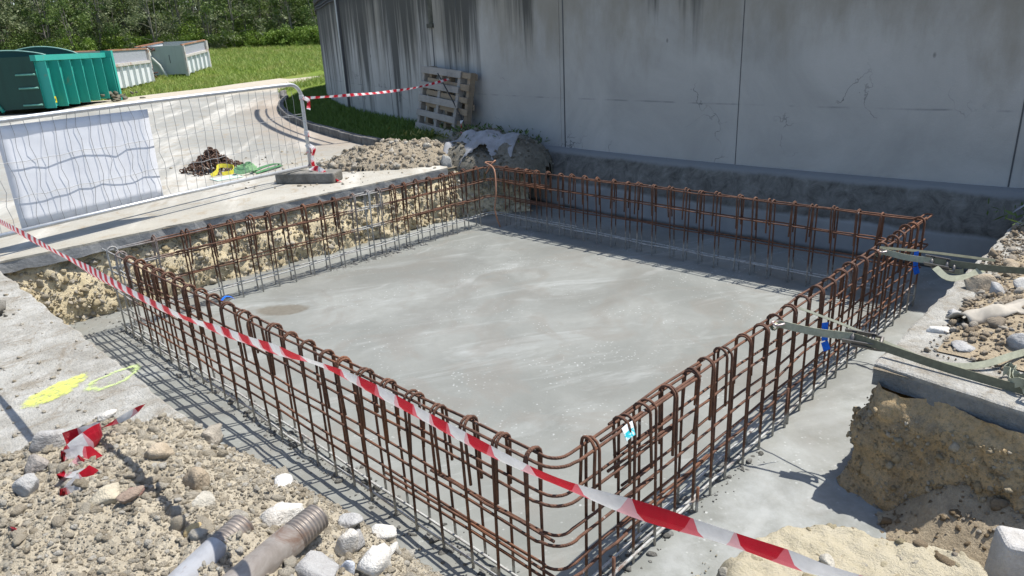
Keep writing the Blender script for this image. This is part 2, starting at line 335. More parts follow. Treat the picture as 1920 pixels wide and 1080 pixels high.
def m_tape():
    t = Mat('barrier_tape', .35, .5)
    uv = t.nd('ShaderNodeUVMap', ()); u, v, _ = t.sep(uv)
    ph = t.ma('FRACT', t.ma('DIVIDE', t.ma('ADD', u, t.ma('MULTIPLY', v, .012)), .15))
    a = t.ma('GREATER_THAN', ph, .5)
    ph2 = t.ma('FRACT', t.ma('ADD', t.ma('DIVIDE', t.ma('SUBTRACT', u, t.ma('MULTIPLY', v, .02)), .15), .24)); b_ = t.ma('GREATER_THAN', ph2, .5)
    n = t.ramp(t.noise(60, 3), (.3, .85), (.7, 1.))
    c = t.mix(b_, (.86, .86, .87, 1), (.85, .47, .51, 1)); c = t.mix(a, c, t.mix(b_, (.82, .16, .20, 1), (.62, .004, .025, 1)))
    c = t.mix(1., c, n, 'MULTIPLY'); t.color(c)
    t.b.inputs['Transmission Weight'].default_value = 0
    tr = t.nd('ShaderNodeBsdfTranslucent', {'Color': c}); mixs = t.nd('ShaderNodeMixShader', (.3, t.b.outputs[0], tr))
    out = [q for q in t.nt.nodes if q.type == 'OUTPUT_MATERIAL'][0]; t.nt.links.new(mixs, out.inputs[0])
    t.bump(t.ma('ADD', t.noise(35, 3, .6, vec=t.scale(uv, .4, 9, 1)), t.noise(28, 4, .7)), .9, .006); return t.m
def m_leaf(name, a, b, sunny=None):
    t = Mat(name, .6, .3)
    c = t.mix(t.isl, a, b)
    if sunny: c = t.mix(t.ramp(t.noise(.9, 4), (.5, 0.), (.65, .8)), c, sunny)
    t.color(c)
    tr = t.nd('ShaderNodeBsdfTranslucent', {'Color': c}); mixs = t.nd('ShaderNodeMixShader', (.28, t.b.outputs[0], tr))
    out = [q for q in t.nt.nodes if q.type == 'OUTPUT_MATERIAL'][0]; t.nt.links.new(mixs, out.inputs[0]); return t.m
def m_paint_steel(name, col, rust=.5, rsc=2.2, rcol=(.22, .085, .035, 1), streak=True):
    t = Mat(name, .55, .4)
    n = t.noise(rsc, 7, .72, dist=.6); c = t.mix(t.noise(1.2, 5), tuple(x * .8 for x in col[:3]) + (1,), col)
    v = t.scale(t.pos, 3.5, 3.5, .5)
    if streak: c = t.mix(t.ma('MULTIPLY', t.ramp(t.noise(1., 5, .65, vec=v), (.52, 0.), (.68, 1.)), .35), c, tuple(x * .5 for x in col[:3]) + (1,))
    c = t.mix(t.ramp(n, (1 - rust - .04, 0.), (1 - rust + .08, 1.)), c, t.mix(t.noise(9, 4), rcol, (.38, .2, .11, 1)))
    t.color(c); t.bump(n, .2, .01); return t.m
def m_wood(name, a, b):
    t = Mat(name, .9, .15)
    c = t.mix(t.noise(1., 6, .7, vec=t.scale(t.pos, 5, 5, 40)), a, b); c = t.mix(t.ma('MULTIPLY', t.ramp(t.noise(3, 6, .7), (.5, 0.), (.7, 1.)), .4), c, tuple(x * .5 for x in a[:3]) + (1,))
    t.color(c); t.bump(t.noise(1., 5, .7, vec=t.scale(t.pos, 10, 10, 90)), .4, .004); return t.m
MS, MP, MR, MG = m_slab(), m_pave(), m_road(), m_ground()
MRUST, MTANK, MFOOT, MTAPE = m_rust(), m_tank(), m_foot(), m_tape()
MYEL = m_soil('yellow_subsoil', (.52, .44, .275, 1), (.66, .57, .39, 1), (.57, .50, .37, 1))
MYELP = m_soil('sandy_yellow_rock', (.40, .35, .235, 1), (.53, .475, .35, 1), (.46, .415, .32, 1), 4.)
MBRN = m_soil('brown_subsoil', (.52, .39, .225, 1), (.78, .56, .30, 1), (.52, .44, .31, 1), 2.6, crag=True)
MDIRT = m_soil('loose_brown_dirt', (.32, .255, .17, 1), (.50, .42, .30, 1), (.27, .22, .155, 1), 3.)
MBANK = m_soil('dark_bank_soil', (.11, .10, .075, 1), (.26, .24, .20, 1), (.06, .06, .04, 1), 2.)
MHEAP = m_soil('dry_heap_soil', (.36, .315, .235, 1), (.54, .485, .38, 1), (.30, .255, .185, 1), 3.)
MCLOD = m_clod('dry_clods', (.38, .325, .24, 1), (.47, .41, .315, 1), (.53, .475, .375, 1), (.48, .425, .33, 1), (.55, .50, .405, 1), (.52, .475, .385, 1), (.66, .63, .56, 1))
MCLODY = m_clod('yellow_stones', (.44, .36, .22, 1), (.54, .455, .30, 1), (.62, .54, .39, 1), (.56, .52, .45, 1), (.42, .38, .30, 1))
MCLODB = m_clod('brown_clods', (.22, .165, .10, 1), (.33, .255, .17, 1), (.40, .325, .23, 1), (.52, .48, .41, 1))
MCEM = m_clod('cement_crumbs', (.17, .17, .155, 1), (.27, .265, .25, 1), (.38, .38, .36, 1))

# ------------------------------------------------------------------ rock builders
def ico(sub):
    import bmesh
    bm = bmesh.new(); bmesh.ops.create_icosphere(bm, subdivisions=sub, radius=1); bm.verts.ensure_lookup_table()
    V = np.array([v.co[:] for v in bm.verts]); F = np.array([[v.index for v in q.verts] for q in bm.faces]); bm.free(); return V, F
I1, I2, I3 = ico(1), ico(2), ico(3)
def rockshape(base, seed, rough=.25, cuts=5):
    V = base[0].copy(); r = np.random.default_rng(seed)
    for k in range(cuts):
        n = r.normal(size=3); n /= np.linalg.norm(n); d = r.uniform(.48, .86); s = V @ n; V -= np.outer(np.maximum(0, s - d) * .97, n)
    off = r.uniform(-50, 50, 3)
    for i, p in enumerate(V):
        q = Vector(p * 1.4 + off); V[i] = p * (1 + rough * mn.noise(q) + rough * .5 * mn.noise(q * 2.7) + rough * .3 * mn.noise(q * 6.))
    return V
def lumpshape(base, seed, amp):
    V = rockshape(base, seed, .28, 4); off = np.random.default_rng(seed + 99).uniform(-50, 50, 3)
    for i, p in enumerate(V): V[i] = p * (1 + amp * mn.noise(Vector(p * 2.6 + off)) + amp * .8 * mn.noise(Vector(p * 5.2 - off)))
    return V
CL1 = [rockshape(I1, s, .5, 6) for s in range(14)]
CL2 = [lumpshape(I2, s, .42) if s % 2 else rockshape(I2, s, .16, 12) for s in range(20)]
def clods(name, pts, radii, m, flat=.8, seed=0, big=.0095):
    """one mesh of many separate small lumps; the larger ones get a finer, knobblier shape"""
    r = np.random.default_rng(seed); pts = np.asarray(pts); radii = np.asarray(radii); VV = []; FF = []; base = 0
    for (BV, BF), lib, sel in ((I1, CL1, np.where(radii < big)[0]), (I2, CL2, np.where(radii >= big)[0])):
        n = len(sel); nv = len(BV)
        if not n: continue
        V = np.empty((n, nv, 3)); F = np.empty((n, len(BF), 3), np.int32)
        for k, i in enumerate(sel):
            a, b = r.uniform(0, 2 * PI, 2); ca, sa, cb, sb = math.cos(a), math.sin(a), math.cos(b), math.sin(b)
            Rm = np.array([[ca, -sa, 0], [sa, ca, 0], [0, 0, 1]]) @ np.array([[1, 0, 0], [0, cb, -sb], [0, sb, cb]])
            v = (lib[r.integers(len(lib))] * (radii[i] * r.uniform(.65, 1.35, 3))) @ Rm.T; v[:, 2] *= flat
            V[k] = v + pts[i]; F[k] = BF + base + k * nv
        base += n * nv; VV.append(V.reshape(-1, 3)); FF.append(F.reshape(-1, 3))
    return link(name, npmesh(name, np.concatenate(VV), np.concatenate(FF), False), m)
def sizes(n, r0, k, cap, seed=1): return np.minimum(cap * np.random.default_rng(seed).uniform(.7, 1, n), r0 * (1 + np.random.default_rng(seed + 1).pareto(k, n)))
def rock(name, loc, dims, m, seed, rz=0, tilt=(0, 0), rough=.16, cuts=7):
    V = rockshape(I3, seed, rough * .8, cuts + 8) * np.array(dims)
    o = link(name, npmesh(name, V, I3[1], False), m); o.location = loc; o.rotation_euler = (tilt[0], tilt[1], rz)
    return o
def heightfield(name, xs, ys, fn, m, keep=None, smooth=True):
    V = [(x, y, fn(x, y)) for y in ys for x in xs]; nx = len(xs); F = []
    for j in range(len(ys) - 1):
        for i in range(nx - 1):
            if keep is None or keep((xs[i] + xs[i + 1]) / 2, (ys[j] + ys[j + 1]) / 2): F.append((j * nx + i, j * nx + i + 1, (j + 1) * nx + i + 1, (j + 1) * nx + i))
    return link(name, npmesh(name, V, F, smooth), m)
def lin(a, b, st): n = max(1, int(round((b - a) / st))); return [a + (b - a) * i / n for i in range(n + 1)]

# ------------------------------------------------------------------ SETTING: ground, slab, pavements, pit faces
def in_pit(x, y): return (-.632 < x < 5.2 and -.475 < y < 5.24) or (-.632 < x < 1.62 and -3.2 < y < -.474) or (math.hypot(x - CX, y - CY) < 28.1 and -6 < y < 5.24)
xs = [-260, -180, -120, -80, -55] + lin(-40, -6, 2) + [-4, -2] + lin(-.632, 1.62, .375)[0:] + lin(2, 5.2, .4) + lin(5.6, 16, .8) + lin(17.5, 62, 1.5) + [70, 85, 110, 150, 220, 300]
ys = [-220, -140, -80, -40, -20, -10, -6, -3.2] + lin(-2.6, -.475, .42)[0:] + lin(0, 5.24, .524) + lin(5.8, 12, .6) + lin(13, 90, 1.5) + [100, 115, 140, 180, 240, 320]
def gz(x, y):
    z = terrain(x, y) + (.0 if math.hypot(x - 3, y - 4) < 12 else .05 * fbm(x, y, 0, .25, 3))
    rad = math.hypot(x - CX, y - CY)
    if 26 < rad < 29.2 and x < 26 and y > 6: z += .14 * sstep(29.15, 27.9, rad)
    if 32 > math.hypot(x - 3, y - 4): z = min(z, .595) if not (rad < 29.2 and y > 6) else z
    return z
tag(heightfield('ground', xs, ys, gz, MG, keep=lambda x, y: not in_pit(x, y)), kind='structure')
def slabz(x, y):
    e = min(abs(x), abs(y), abs(x - W), abs(y - D)); rough = .012 * math.exp(-(e / .1) ** 2) + .003
    z = rough * fbm(x, y, 0, 9, 4) + .004 * fbm(x, y, 0, 1.3, 3)
    if y < -.12: z += .012 * fbm(x, y, 5, 6, 5) * sstep(-.12, -.3, y)
    k = math.hypot((x - 1.06) * .8 + (y - 3.98) * .2, (y - 3.98)); z -= .012 * sstep(.24, .12, k)
    return z
tag(heightfield('concrete_slab', lin(-.75, 5.35, .045), lin(-1.2, 5.4, .045), slabz, MS), kind='structure')

def paving(name, poly, m, thick=.11, jit=.02, step=.045, top=P, grid=None, cover=None):
    """flat sheet with crumbled, cut edges and real thickness; edges listed in 'rough' keep their jitter"""
    pts = []
    for i, a in enumerate(poly):
        b = poly[(i + 1) % len(poly)]; rough = len(a) > 2; L_ = math.hypot(b[0] - a[0], b[1] - a[1]); n = max(1, int(L_ / step)) if rough else max(1, int(L_ / 2.))
        nx, ny = (b[1] - a[1]) / L_, -(b[0] - a[0]) / L_
        for k in range(n):
            t = k / n; j = jit * (fbm(a[0] + (b[0] - a[0]) * t, a[1] + (b[1] - a[1]) * t, 3, 6, 4)) if rough and k else 0
            pts.append((a[0] + (b[0] - a[0]) * t + nx * j, a[1] + (b[1] - a[1]) * t + ny * j))
    n = len(pts); mb = MB()
    inner = []
    V = [(x, y, top - .006) for x, y in pts]
    # slightly inset crown so that the arris is worn, then the edge face
    cxm = []
    for i in range(n):
        a, b = pts[i - 1], pts[(i + 1) % n]; L_ = math.hypot(b[0] - a[0], b[1] - a[1]) or 1
        cxm.append((pts[i][0] - (b[1] - a[1]) / L_ * .012, pts[i][1] + (b[0] - a[0]) / L_ * .012, top))
    Vl = [(x + .012 * fbm(x, y, 1, 11, 3), y + .012 * fbm(x, y, 2, 11, 3), top - thick * (1 + .25 * fbm(x, y, 9, 5, 3))) for x, y in pts]
    F = [tuple(range(n))]
    allv = cxm + V + Vl
    for i in range(n):
        j = (i + 1) % n; F.append((i, n + i, n + j, j)); F.append((n + i, 2 * n + i, 2 * n + j, n + j))
    mb.add(allv, F); return mb.obj(name, m)
# near-left pavement (under the camera); third entry marks a broken edge
tag(paving('pavement', [(-.632, -3.2, 1), (-.632, 5.24), (-7, 5.24), (-7, -6), (-.632, -6)], MP), kind='structure')
# right-hand pavement block beside the tank
tag(paving('pavement', [(1.62, -.475), (1.2, -3.4), (5.6, -3.4), (5.35, -.47, 1), (1.647, -.4745, 1), (1.50, -1.45, 1)][::1] if False else [(1.647, -.4745, 1), (1.50, -1.45, 1), (1.25, -3.4), (5.9, -3.4), (5.25, -.468, 1)], MP, thick=.105), kind='structure')
# far road, ending in a cut edge at the pit and curving behind the tank
kerb_pts = [polar(a, 29.18 + max(0, a - 34) * .09) for a in lin(11.4, 41, 1.)]
road = [(-9, 5.24, 1), (4.08, 5.24), (4.55, 5.9)] + kerb_pts + [(11.6, 23.2), (14.0, 26.6), (17.6, 30.4), (22.6, 35.2), (20.4, 35.6), (17.2, 33.6), (14.2, 31.7), (12.0, 29.9), (9.2, 28.6), (7.2, 27.3), (3.5, 27.2), (-9, 30), (-26, 26), (-26, 5.6)]
tag(paving('road', road, MR, step=.08, top=P + .003), kind='structure')

def face(name, line, z0, z1, m, amp, sc_, bulge=0., step=.035, lean=0., outward=1):
    """rough excavated soil face along a polyline; +normal is to the left of travel"""
    P_ = []; d = 0
    for i in range(len(line) - 1):
        a, b = Vector(line[i]), Vector(line[i + 1]); n = max(1, int((b - a).length / step)); t = (b - a).normalized()
        for k in range(n): P_.append((a.lerp(b, k / n), t))
    P_.append((Vector(line[-1]), (Vector(line[-1]) - Vector(line[-2])).normalized()))
    # smooth normals
    T_ = [sum((P_[min(max(i + k, 0), len(P_) - 1)][1] for k in range(-4, 5)), Vector((0, 0))).normalized() for i in range(len(P_))]
    zs = lin(z0, z1, step); V = []; nx = len(P_)
    for z in zs:
        for (p, _), t in zip(P_, T_):
            n = Vector((-t.y, t.x)); h = (z - z0) / (z1 - z0)
            o = amp * (fbm(p.x, p.y, z, sc_, 5) + .5 * abs(fbm(p.x + 9, p.y, z, sc_ * 2.3, 4))) + bulge * math.sin(PI * min(1, (1 - h) * .75)) + lean * (1 - h)
            q = p + n * o; V.append((q.x, q.y, z + .02 * fbm(p.x, p.y, z + 7, 8, 2)))
    F = [(j * nx + i, j * nx + i + 1, (j + 1) * nx + i + 1, (j + 1) * nx + i) for j in range(len(zs) - 1) for i in range(nx - 1)]
    return tag(link(name, npmesh(name, V, F, False), m), kind='structure'), V
# left (far) face: yellow stony subsoil; travelled from tank end to the left so that the pit is on the left
fobj, FV = face('pit_face', [(4.95, 4.80), (4.5, 5.05), (4.1, 5.34), (-.66, 5.36)], -.04, .60, MYEL, .060, 4.4, bulge=.05, lean=.20)
face('pit_face', [(-.66, 5.34), (-.66, -3.2)], -.04, .52, MYEL, .03, 3.)
BF_ = face('pit_face', [(1.50, -3.2), (1.46, -1.5), (1.60, -.55), (1.63, -.51), (5.2, -.50)], -.06, .53, MBRN, .050, 6., bulge=.045, lean=.05, step=.018)
BV_ = np.array(BF_[1]); BV_ = BV_[(BV_[:, 0] < 1.75) & (BV_[:, 2] > -.02) & (BV_[:, 2] < .46)]; ib = rng.integers(0, len(BV_), 7000)
tag(clods('stones', BV_[ib] + rng.normal(0, .004, (7000, 3)), sizes(7000, .0028, 2.2, .022, 14), m_clod('bank_stones', (.40, .31, .19, 1), (.66, .50, .29, 1), (.52, .45, .32, 1), (.74, .66, .52, 1)), 1., 4), 'brown stones and crumbs set in the cut soil under the right hand pavement corner', 'stones', kind='stuff')
FV = np.array(FV); ii = rng.integers(0, len(FV), 8000); fp = FV[ii] + rng.normal(0, .009, (8000, 3))
fr = sizes(8000, .0065, 2.2, .036, 8); fk = (FV[ii][:, 2] < .52) & (FV[ii][:, 2] > -.02)
tag(clods('stones', fp[fk], fr[fk], MCLODY, 1., 3), 'pale yellow stones packed in the far side of the pit behind the cage', 'stones', kind='stuff')

# right-front excavation: talus below the block and a sandy yellow mound
def dirtz(x, y):
    foot = sstep(1.02, 1.62, x + .12 * (y + .6)) * sstep(-.55, -.95, y) * .34
    right = .10 * sstep(-.75, -1.3, y) * sstep(.7, 1.3, x)
    u, v = (x - .60) * .87 + (y + .82) * .5, -(x - .60) * .5 + (y + .82) * .87
    q = (abs(u) / .36) ** 2.4 + (abs(v) / .50) ** 2.4 + .25 * fbm(x, y, 2, 4, 4)
    mound = .33 * sstep(1.28, .5, q)
    z = -.035 + foot + right + mound + .035 * fbm(x, y, 0, 5, 5) * (1 if mound < .05 else .55) + .012 * fbm(x, y, 4, 22, 3)
    return z
tag(heightfield('earth', lin(-.64, 1.75, .022), lin(-3.2, -.33, .025), dirtz, MDIRT), kind='structure')
mnd = heightfield('sand_mound', lin(.1, 1.15, .014), lin(-1.5, -.3, .014), lambda x, y: dirtz(x, y) + .006, MYELP,
    keep=lambda x, y: ((abs((x - .60) * .87 + (y + .82) * .5) / .36) ** 2.4 + (abs(-(x - .60) * .5 + (y + .82) * .87) / .50) ** 2.4 + .25 * fbm(x, y, 2, 4, 4)) < 1.27)
tag(mnd, 'low mound of crumbly yellow sandstone beside the near corner of the pit', 'mound')
q = rng.uniform((.85, -1.9), (1.62, -.52), (900, 2)); rd = sizes(900, .0055, 2., .036, 12)
tag(clods('rubble', np.c_[q, [dirtz(a, b) for a, b in q]], rd, MCLODB, .9, 5), 'brown earth clods fallen at the foot of the cut block', 'rubble', kind='stuff')
q = rng.uniform((.3, -1.3), (.95, -.4), (420, 2)); zz = np.array([dirtz(a, b) for a, b in q]); kk = zz > .2
tag(clods('pebbles', np.c_[q, zz][kk], np.minimum(.02, .004 * (1 + rng.pareto(1.8, 420)))[kk], m_clod('sand_pebbles', (.45, .38, .24, 1), (.6, .53, .37, 1), (.56, .53, .46, 1)), .8, 6), 'loose pale pebbles scattered over the yellow mound', 'pebbles', kind='stuff')
qa = rng.uniform(0, 2 * PI, 700); qr = 1.02 + np.abs(rng.normal(0, .16, 700)); qu, qv = np.cos(qa) * .37 * qr, np.sin(qa) * .51 * qr
qx, qy = .60 + .87 * qu - .5 * qv, -.82 + .5 * qu + .87 * qv; kq = (qy > -1.3) & (qy < -.1)
tag(clods('sand_crumbs', np.c_[qx, qy, [max(0, dirtz(a, b)) + .002 for a, b in zip(qx, qy)]][kq], sizes(700, .0028, 2.2, .016, 41)[kq], m_clod('sand_crumbs', (.48, .42, .29, 1), (.6, .54, .4, 1), (.55, .52, .45, 1)), .7, 42), 'sandy crumbs spilling from the yellow mound onto the concrete', 'crumbs', kind='stuff')

# ------------------------------------------------------------------ TANK
tank = empty('concrete_tank', (CX, CY, 0)); tag(tank, 'huge round grey concrete tank streaked with black algae along its rim', 'tank')
def ring(R_z, a0=0, a1=360, n=720, closed=True):
    V = []; F = []; k = len(R_z)
    for i in range(n + (0 if closed else 1)):
        a = math.radians(a0 + (a1 - a0) * i / n)
        for R, z in R_z: V.append((-R * math.cos(a), R * math.sin(a), z))
    for i in range(n):
        j = (i + 1) % n if closed else i + 1
        for q_ in range(k - 1): F.append((i * k + q_, i * k + q_ + 1, j * k + q_ + 1, j * k + q_))
    return V, F
mb = MB(); V, F = ring([(RW, .5)] + [(RW, .7 + .24 * i) for i in range(11)] + [(RW - .35, 3.1), (RW - .35, .5)]); mb.add(V, F, True)
wall = mb.obj('wall', MTANK, tank)
mb = MB(); V, F = ring([(RW - .36, 3.102), (RW + .035, 3.102), (RW + .045, 3.12), (RW + .045, 3.235), (RW + .03, 3.25), (RW - .36, 3.25)]); mb.add(V, F, False)
mb.obj('coping', MTANK, tank)
mb = MB(); V, F = ring([(RW - .02, .70), (RW + .08, .685), (RW + .115, .665), (RW + .14, .62), (RW + .20, .52), (RW + .27, .40), (RW + .31, .32), (RW + .305, .29), (RW + .30, -.1)], -14, 20, 340, False)
V = [Vector(v) * (1 + .0001 * fbm(v[1], v[2] * 2, 0, 3, 4) * (1 if v[2] > .3 else .1)) if v[2] < .64 else Vector(v) for v in V]
mb.add(V, F, True); mb.obj('footing', MFOOT, tank)
MJ = plain('joint_sealant', (.09, .092, .095, 1), .9)
MZ = plain('zinc_strip', (.42, .43, .43, 1), .5, .4, .3, dirt=(.1, .1, .1, 1), nsc=3)
def wallpiece(ang, R, hw, dep, z0, z1):
    a = math.radians(ang); n = Vector((-math.cos(a), math.sin(a), 0)); t = Vector((math.sin(a), math.cos(a), 0)); c = n * R
    return lambda p: c + t * p[0] + n * p[1] + Vector((0, 0, p[2]))
for ang, z0, z1, hw in ((.27, .70, 3.1, .0035), (5.27, .70, 3.1, .009), (10.0, 1.9, 3.1, .006), (11.55, .75, 3.1, .014), (15.3, .75, 3.1, .005), (18.9, .75, 3.1, .006), (26.2, .75, 3.1, .007), (-4.7, .70, 3.1, .006), (31.5, .75, 3.1, .008), (37.5, .75, 3.1, .01)):
    MB().box(-hw, hw, -.01, .003, z0, z1, wallpiece(ang, RW, 0, 0, 0, 0)).obj('joint', MJ, tank)
for ang in (-4.9, 5.45):
    MB().box(-.02, .02, -.01, .006, .70, 3.1, wallpiece(ang, RW, 0, 0, 0, 0)).obj('joint_rib', MTANK, tank)
p_ = MB(); p_.box(-.055, .055, -.01, .05, .78, 3.1, wallpiece(21.4, RW, 0, 0, 0, 0)); p_.obj('vertical_strip', MZ, tank)
MB().box(-.012, .012, -.01, .045, .62, 3.1, wallpiece(21.22, RW, 0, 0, 0, 0)).obj('cable', MJ, tank)
q_ = MB(); q_.box(-.14, .0, -.01, .004, 2.33, 3.095, wallpiece(11.72, RW, 0, 0, 0, 0)); q_.box(-.15, .02, -.01, .035, 2.27, 2.33, wallpiece(11.72, RW, 0, 0, 0, 0)); q_.obj('recess', m_stone('recess_dark', (.11, .11, .09, 1), (.04, .04, .03, 1), 4.), tank)  # dark plate and ledge set on the wall stand for the recess
mb = MB()
for dz in (3.02, 2.96): mb.tube([(-(RW + .03 + .004 * math.sin(a * 1.7)) * math.cos(math.radians(a)), (RW + .03) * math.sin(math.radians(a)), dz + .02 * math.sin(a * .9)) for a in lin(21.5, 60, 1)], .012, 5)
mb.obj('cable', MJ, tank)
mb = MB()
for rz_, rad in ((4.6, .055), (4.15, .022)): mb.tube([(-(RW - .12) * math.cos(math.radians(a)), (RW - .12) * math.sin(math.radians(a)), rz_) for a in lin(12.2, 29.5, 1)], rad, 6)
for a in (12.2,): mb.tube([(-(RW - .12) * math.cos(math.radians(a)), (RW - .12) * math.sin(math.radians(a)), z) for z in (3.2, 4.6)], .03, 6)
mb.obj('handrail', MZ, tank)

# kerb round the grass strip: one row of kerb stones in one edging
mb = MB()
for i in range(30):
    a0 = 10.9 + i * 1.0; R = 29.18 + max(0, a0 - 34) * .09; x0, y0 = polar(a0 + .015, R); x1, y1 = polar(a0 + .985, R); t = Vector((x1 - x0, y1 - y0, 0)); l = t.length; t.normalize(); n = Vector((-t.y, t.x, 0)); c = Vector((x0, y0, 0))
    mb.box(0, l, -.14, 0, .5, .735 + .008 * math.sin(i * 5), lambda p, c=c, t=t, n=n: c + t * p[0] + n * p[1] + Vector((0, 0, p[2])))
tag(bevel(mb.obj('kerb', m_stone('kerb_concrete', (.20, .19, .175, 1), (.09, .085, .08, 1), 3.)), .02), 'curved kerb of dark concrete edging the grass round the tank', 'kerb')

# ------------------------------------------------------------------ GRASS (blades)
def blades(name, bases, hs, m, spread=.5):
    n = len(bases); a = rng.uniform(0, 2 * PI, n); wv = np.c_[np.cos(a), np.sin(a), np.zeros(n)] * (hs * rng.uniform(.07, .13, n))[:, None]
    tip = np.c_[rng.normal(0, spread, n) * hs, rng.normal(0, spread, n) * hs, hs]
    V = np.stack([bases - wv, bases + wv, bases + tip], 1).reshape(-1, 3); F = np.arange(3 * n).reshape(n, 3)
    return link(name, npmesh(name, V, F), m)
MGR = m_leaf('grass_blades', (.075, .13, .022, 1), (.16, .23, .05, 1)); MGRL = m_leaf('lawn_blades', (.13, .21, .03, 1), (.29, .36, .085, 1), (.34, .32, .11, 1))
n = 30000; a = rng.uniform(10.2, 44, n); R = RW + rng.uniform(.01, 1.2, n)
bx, by = CX - R * np.cos(np.radians(a)), CY + R * np.sin(np.radians(a)); bz = np.array([gz(x, y) for x, y in zip(bx, by)]) - .01
tag(blades('grass', np.c_[bx, by, bz], rng.uniform(.05, .15, n), MGR), 'shaded green grass strip at the foot of the tank', 'grass', kind='stuff')
L0 = rng.uniform(0, 1, 90000); dist = 26 + 44 * L0 ** .8; th = rng.uniform(.98, 1.42, 90000)
bx, by = -1.5 + dist * np.cos(th), -1.3 + dist * np.sin(th)
def on_road(x, y):
    inside = False; j = len(road) - 1
    for i in range(len(road)):
        xi, yi = road[i][0], road[i][1]; xj, yj = road[j][0], road[j][1]
        if (yi > y) != (yj > y) and x < (xj - xi) * (y - yi) / (yj - yi) + xi: inside = not inside
        j = i
    return inside
kk = np.array([not on_road(x, y) and math.hypot(x - CX, y - CY) > 29.9 for x, y in zip(bx, by)])
bx, by = bx[kk], by[kk]; bz = np.array([gz(x, y) for x, y in zip(bx, by)]) - .02
tag(blades('grass', np.c_[bx, by, bz], rng.uniform(.06, .2, len(bx)) * (1 + .012 * np.hypot(bx, by)), MGRL, .8), 'sunny lawn running from the skips up to the hedge', 'lawn', kind='stuff')

# ------------------------------------------------------------------ REBAR CAGE
cage = empty('rebar_cage', (0, 0, 0)); tag(cage, 'rusty square reinforcement cage standing in the wet concrete of the pit', 'rebar cage')
def hairpin(legA, legB, ztop, n=7, r=.0062, splay=(0, 0), lean=0.):
    rad = T / 2; pts = [(-rad + splay[0], lean * .6, legA)] + [(-rad, 0, ztop - rad)]
    for i in range(1, n): a = PI - PI * i / n; pts.append((rad * math.cos(a), 0, ztop - rad + rad * 1.0 * math.sin(a)))
    pts += [(rad, 0, ztop - rad), (rad + splay[1], lean * .6, legB)]
    return pts
stir = []; caps = []
for k in range(5):
    r = random.Random(k); a = MB(); a.tube(hairpin(-.04, -.04, H + .012, splay=(r.uniform(-.006, .006), r.uniform(-.006, .006)), lean=r.uniform(-.012, .012)), .0063, 7); stir.append(a.mesh('stirrup')); stir[-1].materials.append(MRUST)
    b = MB(); b.tube(hairpin(H - .27 - r.uniform(0, .04), H - .22 - r.uniform(0, .07), H + .016, splay=(r.uniform(-.004, .012), r.uniform(-.012, .004)), lean=r.uniform(-.03, .03)), .0066, 7); caps.append(b.mesh('cap_hook')); caps[-1].materials.append(MRUST)
def put_stirrup(x, y, rz, k, dz=0., capdir=1):
    o = bpy.data.objects.new('stirrup', stir[k % 5]); COL.objects.link(o); o.parent = cage; o.location = (x, y, dz); o.rotation_euler = (random.gauss(0, .008), random.gauss(0, .008), rz + random.gauss(0, .07))
    c = bpy.data.objects.new('cap_hook', caps[(k * 3 + 1) % 5]); COL.objects.link(c); c.parent = o; c.location = (0, .0145 * capdir, random.uniform(-.004, .006)); c.rotation_euler = (random.gauss(0, .02), 0, random.gauss(0, .05))
LN = [.16, .323, .498, .674, .852, 1.017, 1.191, 1.359, 1.506, 1.685, 1.846, 2.05, 2.213, 2.383, 2.59, 2.785, 2.96, 3.116, 3.30, 3.491, 3.65, 3.815, 3.99, 4.168, 4.354, 4.55]
NR = [.236, .45, .6, .762, .92, 1.076, 1.227, 1.397, 1.571, 1.747, 1.914, 2.09, 2.267, 2.45, 2.622, 2.79, 2.961, 3.15, 3.33, 3.51, 3.681, 3.84, 3.976, 4.13]
LBx = [.36, .60, .82, .99, 1.172, 1.347, 1.518, 1.715, 1.893, 2.062, 2.258, 2.425, 2.564, 2.734, 2.882, 3.056, 3.23, 3.411, 3.555, 3.737, 3.93]
BRy = [.30, .47, .64, .809, .967, 1.149, 1.314, 1.458, 1.66, 1.825, 1.98, 2.133, 2.332, 2.499, 2.641, 2.815, 3.01, 3.178, 3.34, 3.507, 3.68, 3.84, 4.0, 4.162, 4.33]
k = 0
for y in LN: put_stirrup(T / 2, y, 0, k, 0, -1); k += 1
for x in NR: put_stirrup(x, T / 2, PI / 2, k, 0, 1); k += 1
for x in LBx: put_stirrup(x, D - T / 2, PI / 2, k, .005, -1); k += 1
for y in BRy: put_stirrup(W - T / 2, y, 0, k, -.008, 1); k += 1
def bar(pts, r=.0063): MB().tube(pts, r, 7).obj('horizontal_bar', MRUST, cage)
def wob(p, q, n=9, a=.004, z=0.):
    p, q = Vector(p), Vector(q); return [p.lerp(q, i / n) + Vector((random.gauss(0, a), random.gauss(0, a), random.gauss(0, a))) for i in range(n + 1)]
ins = .011; LO, LI = ins, T - ins
def corner(cx_, cy_, a0, rad, z, n=6): return [(cx_ + rad * math.cos(a0 + PI / 2 * i / n), cy_ + rad * math.sin(a0 + PI / 2 * i / n), z) for i in range(n + 1)]
ROWN = [.668, .505, .335, .175, .035]
for i, z in enumerate(ROWN):
    for q_, off in enumerate((LO, LI)):
        rad = (.088, .06)[q_] + .01 * (i % 2); zz = z - .004 * q_
        # left side bar bends round the near corner and laps onto the right side
        lap = (.95, .75, .6, .42, .5)[i] + .1 * q_
        bar(wob((off, D + (.02 if q_ else .05), zz), (off, rad + off + .02, zz), 12)[:] + corner(off + rad, off + rad, PI, rad, zz) + wob((off + rad + .02, off, zz), (lap, off, zz), 4, .002))
        bar(wob((.26 + .12 * q_ + .05 * i, off + .013, zz + .004), (W + .02, off + .004, zz), 11))
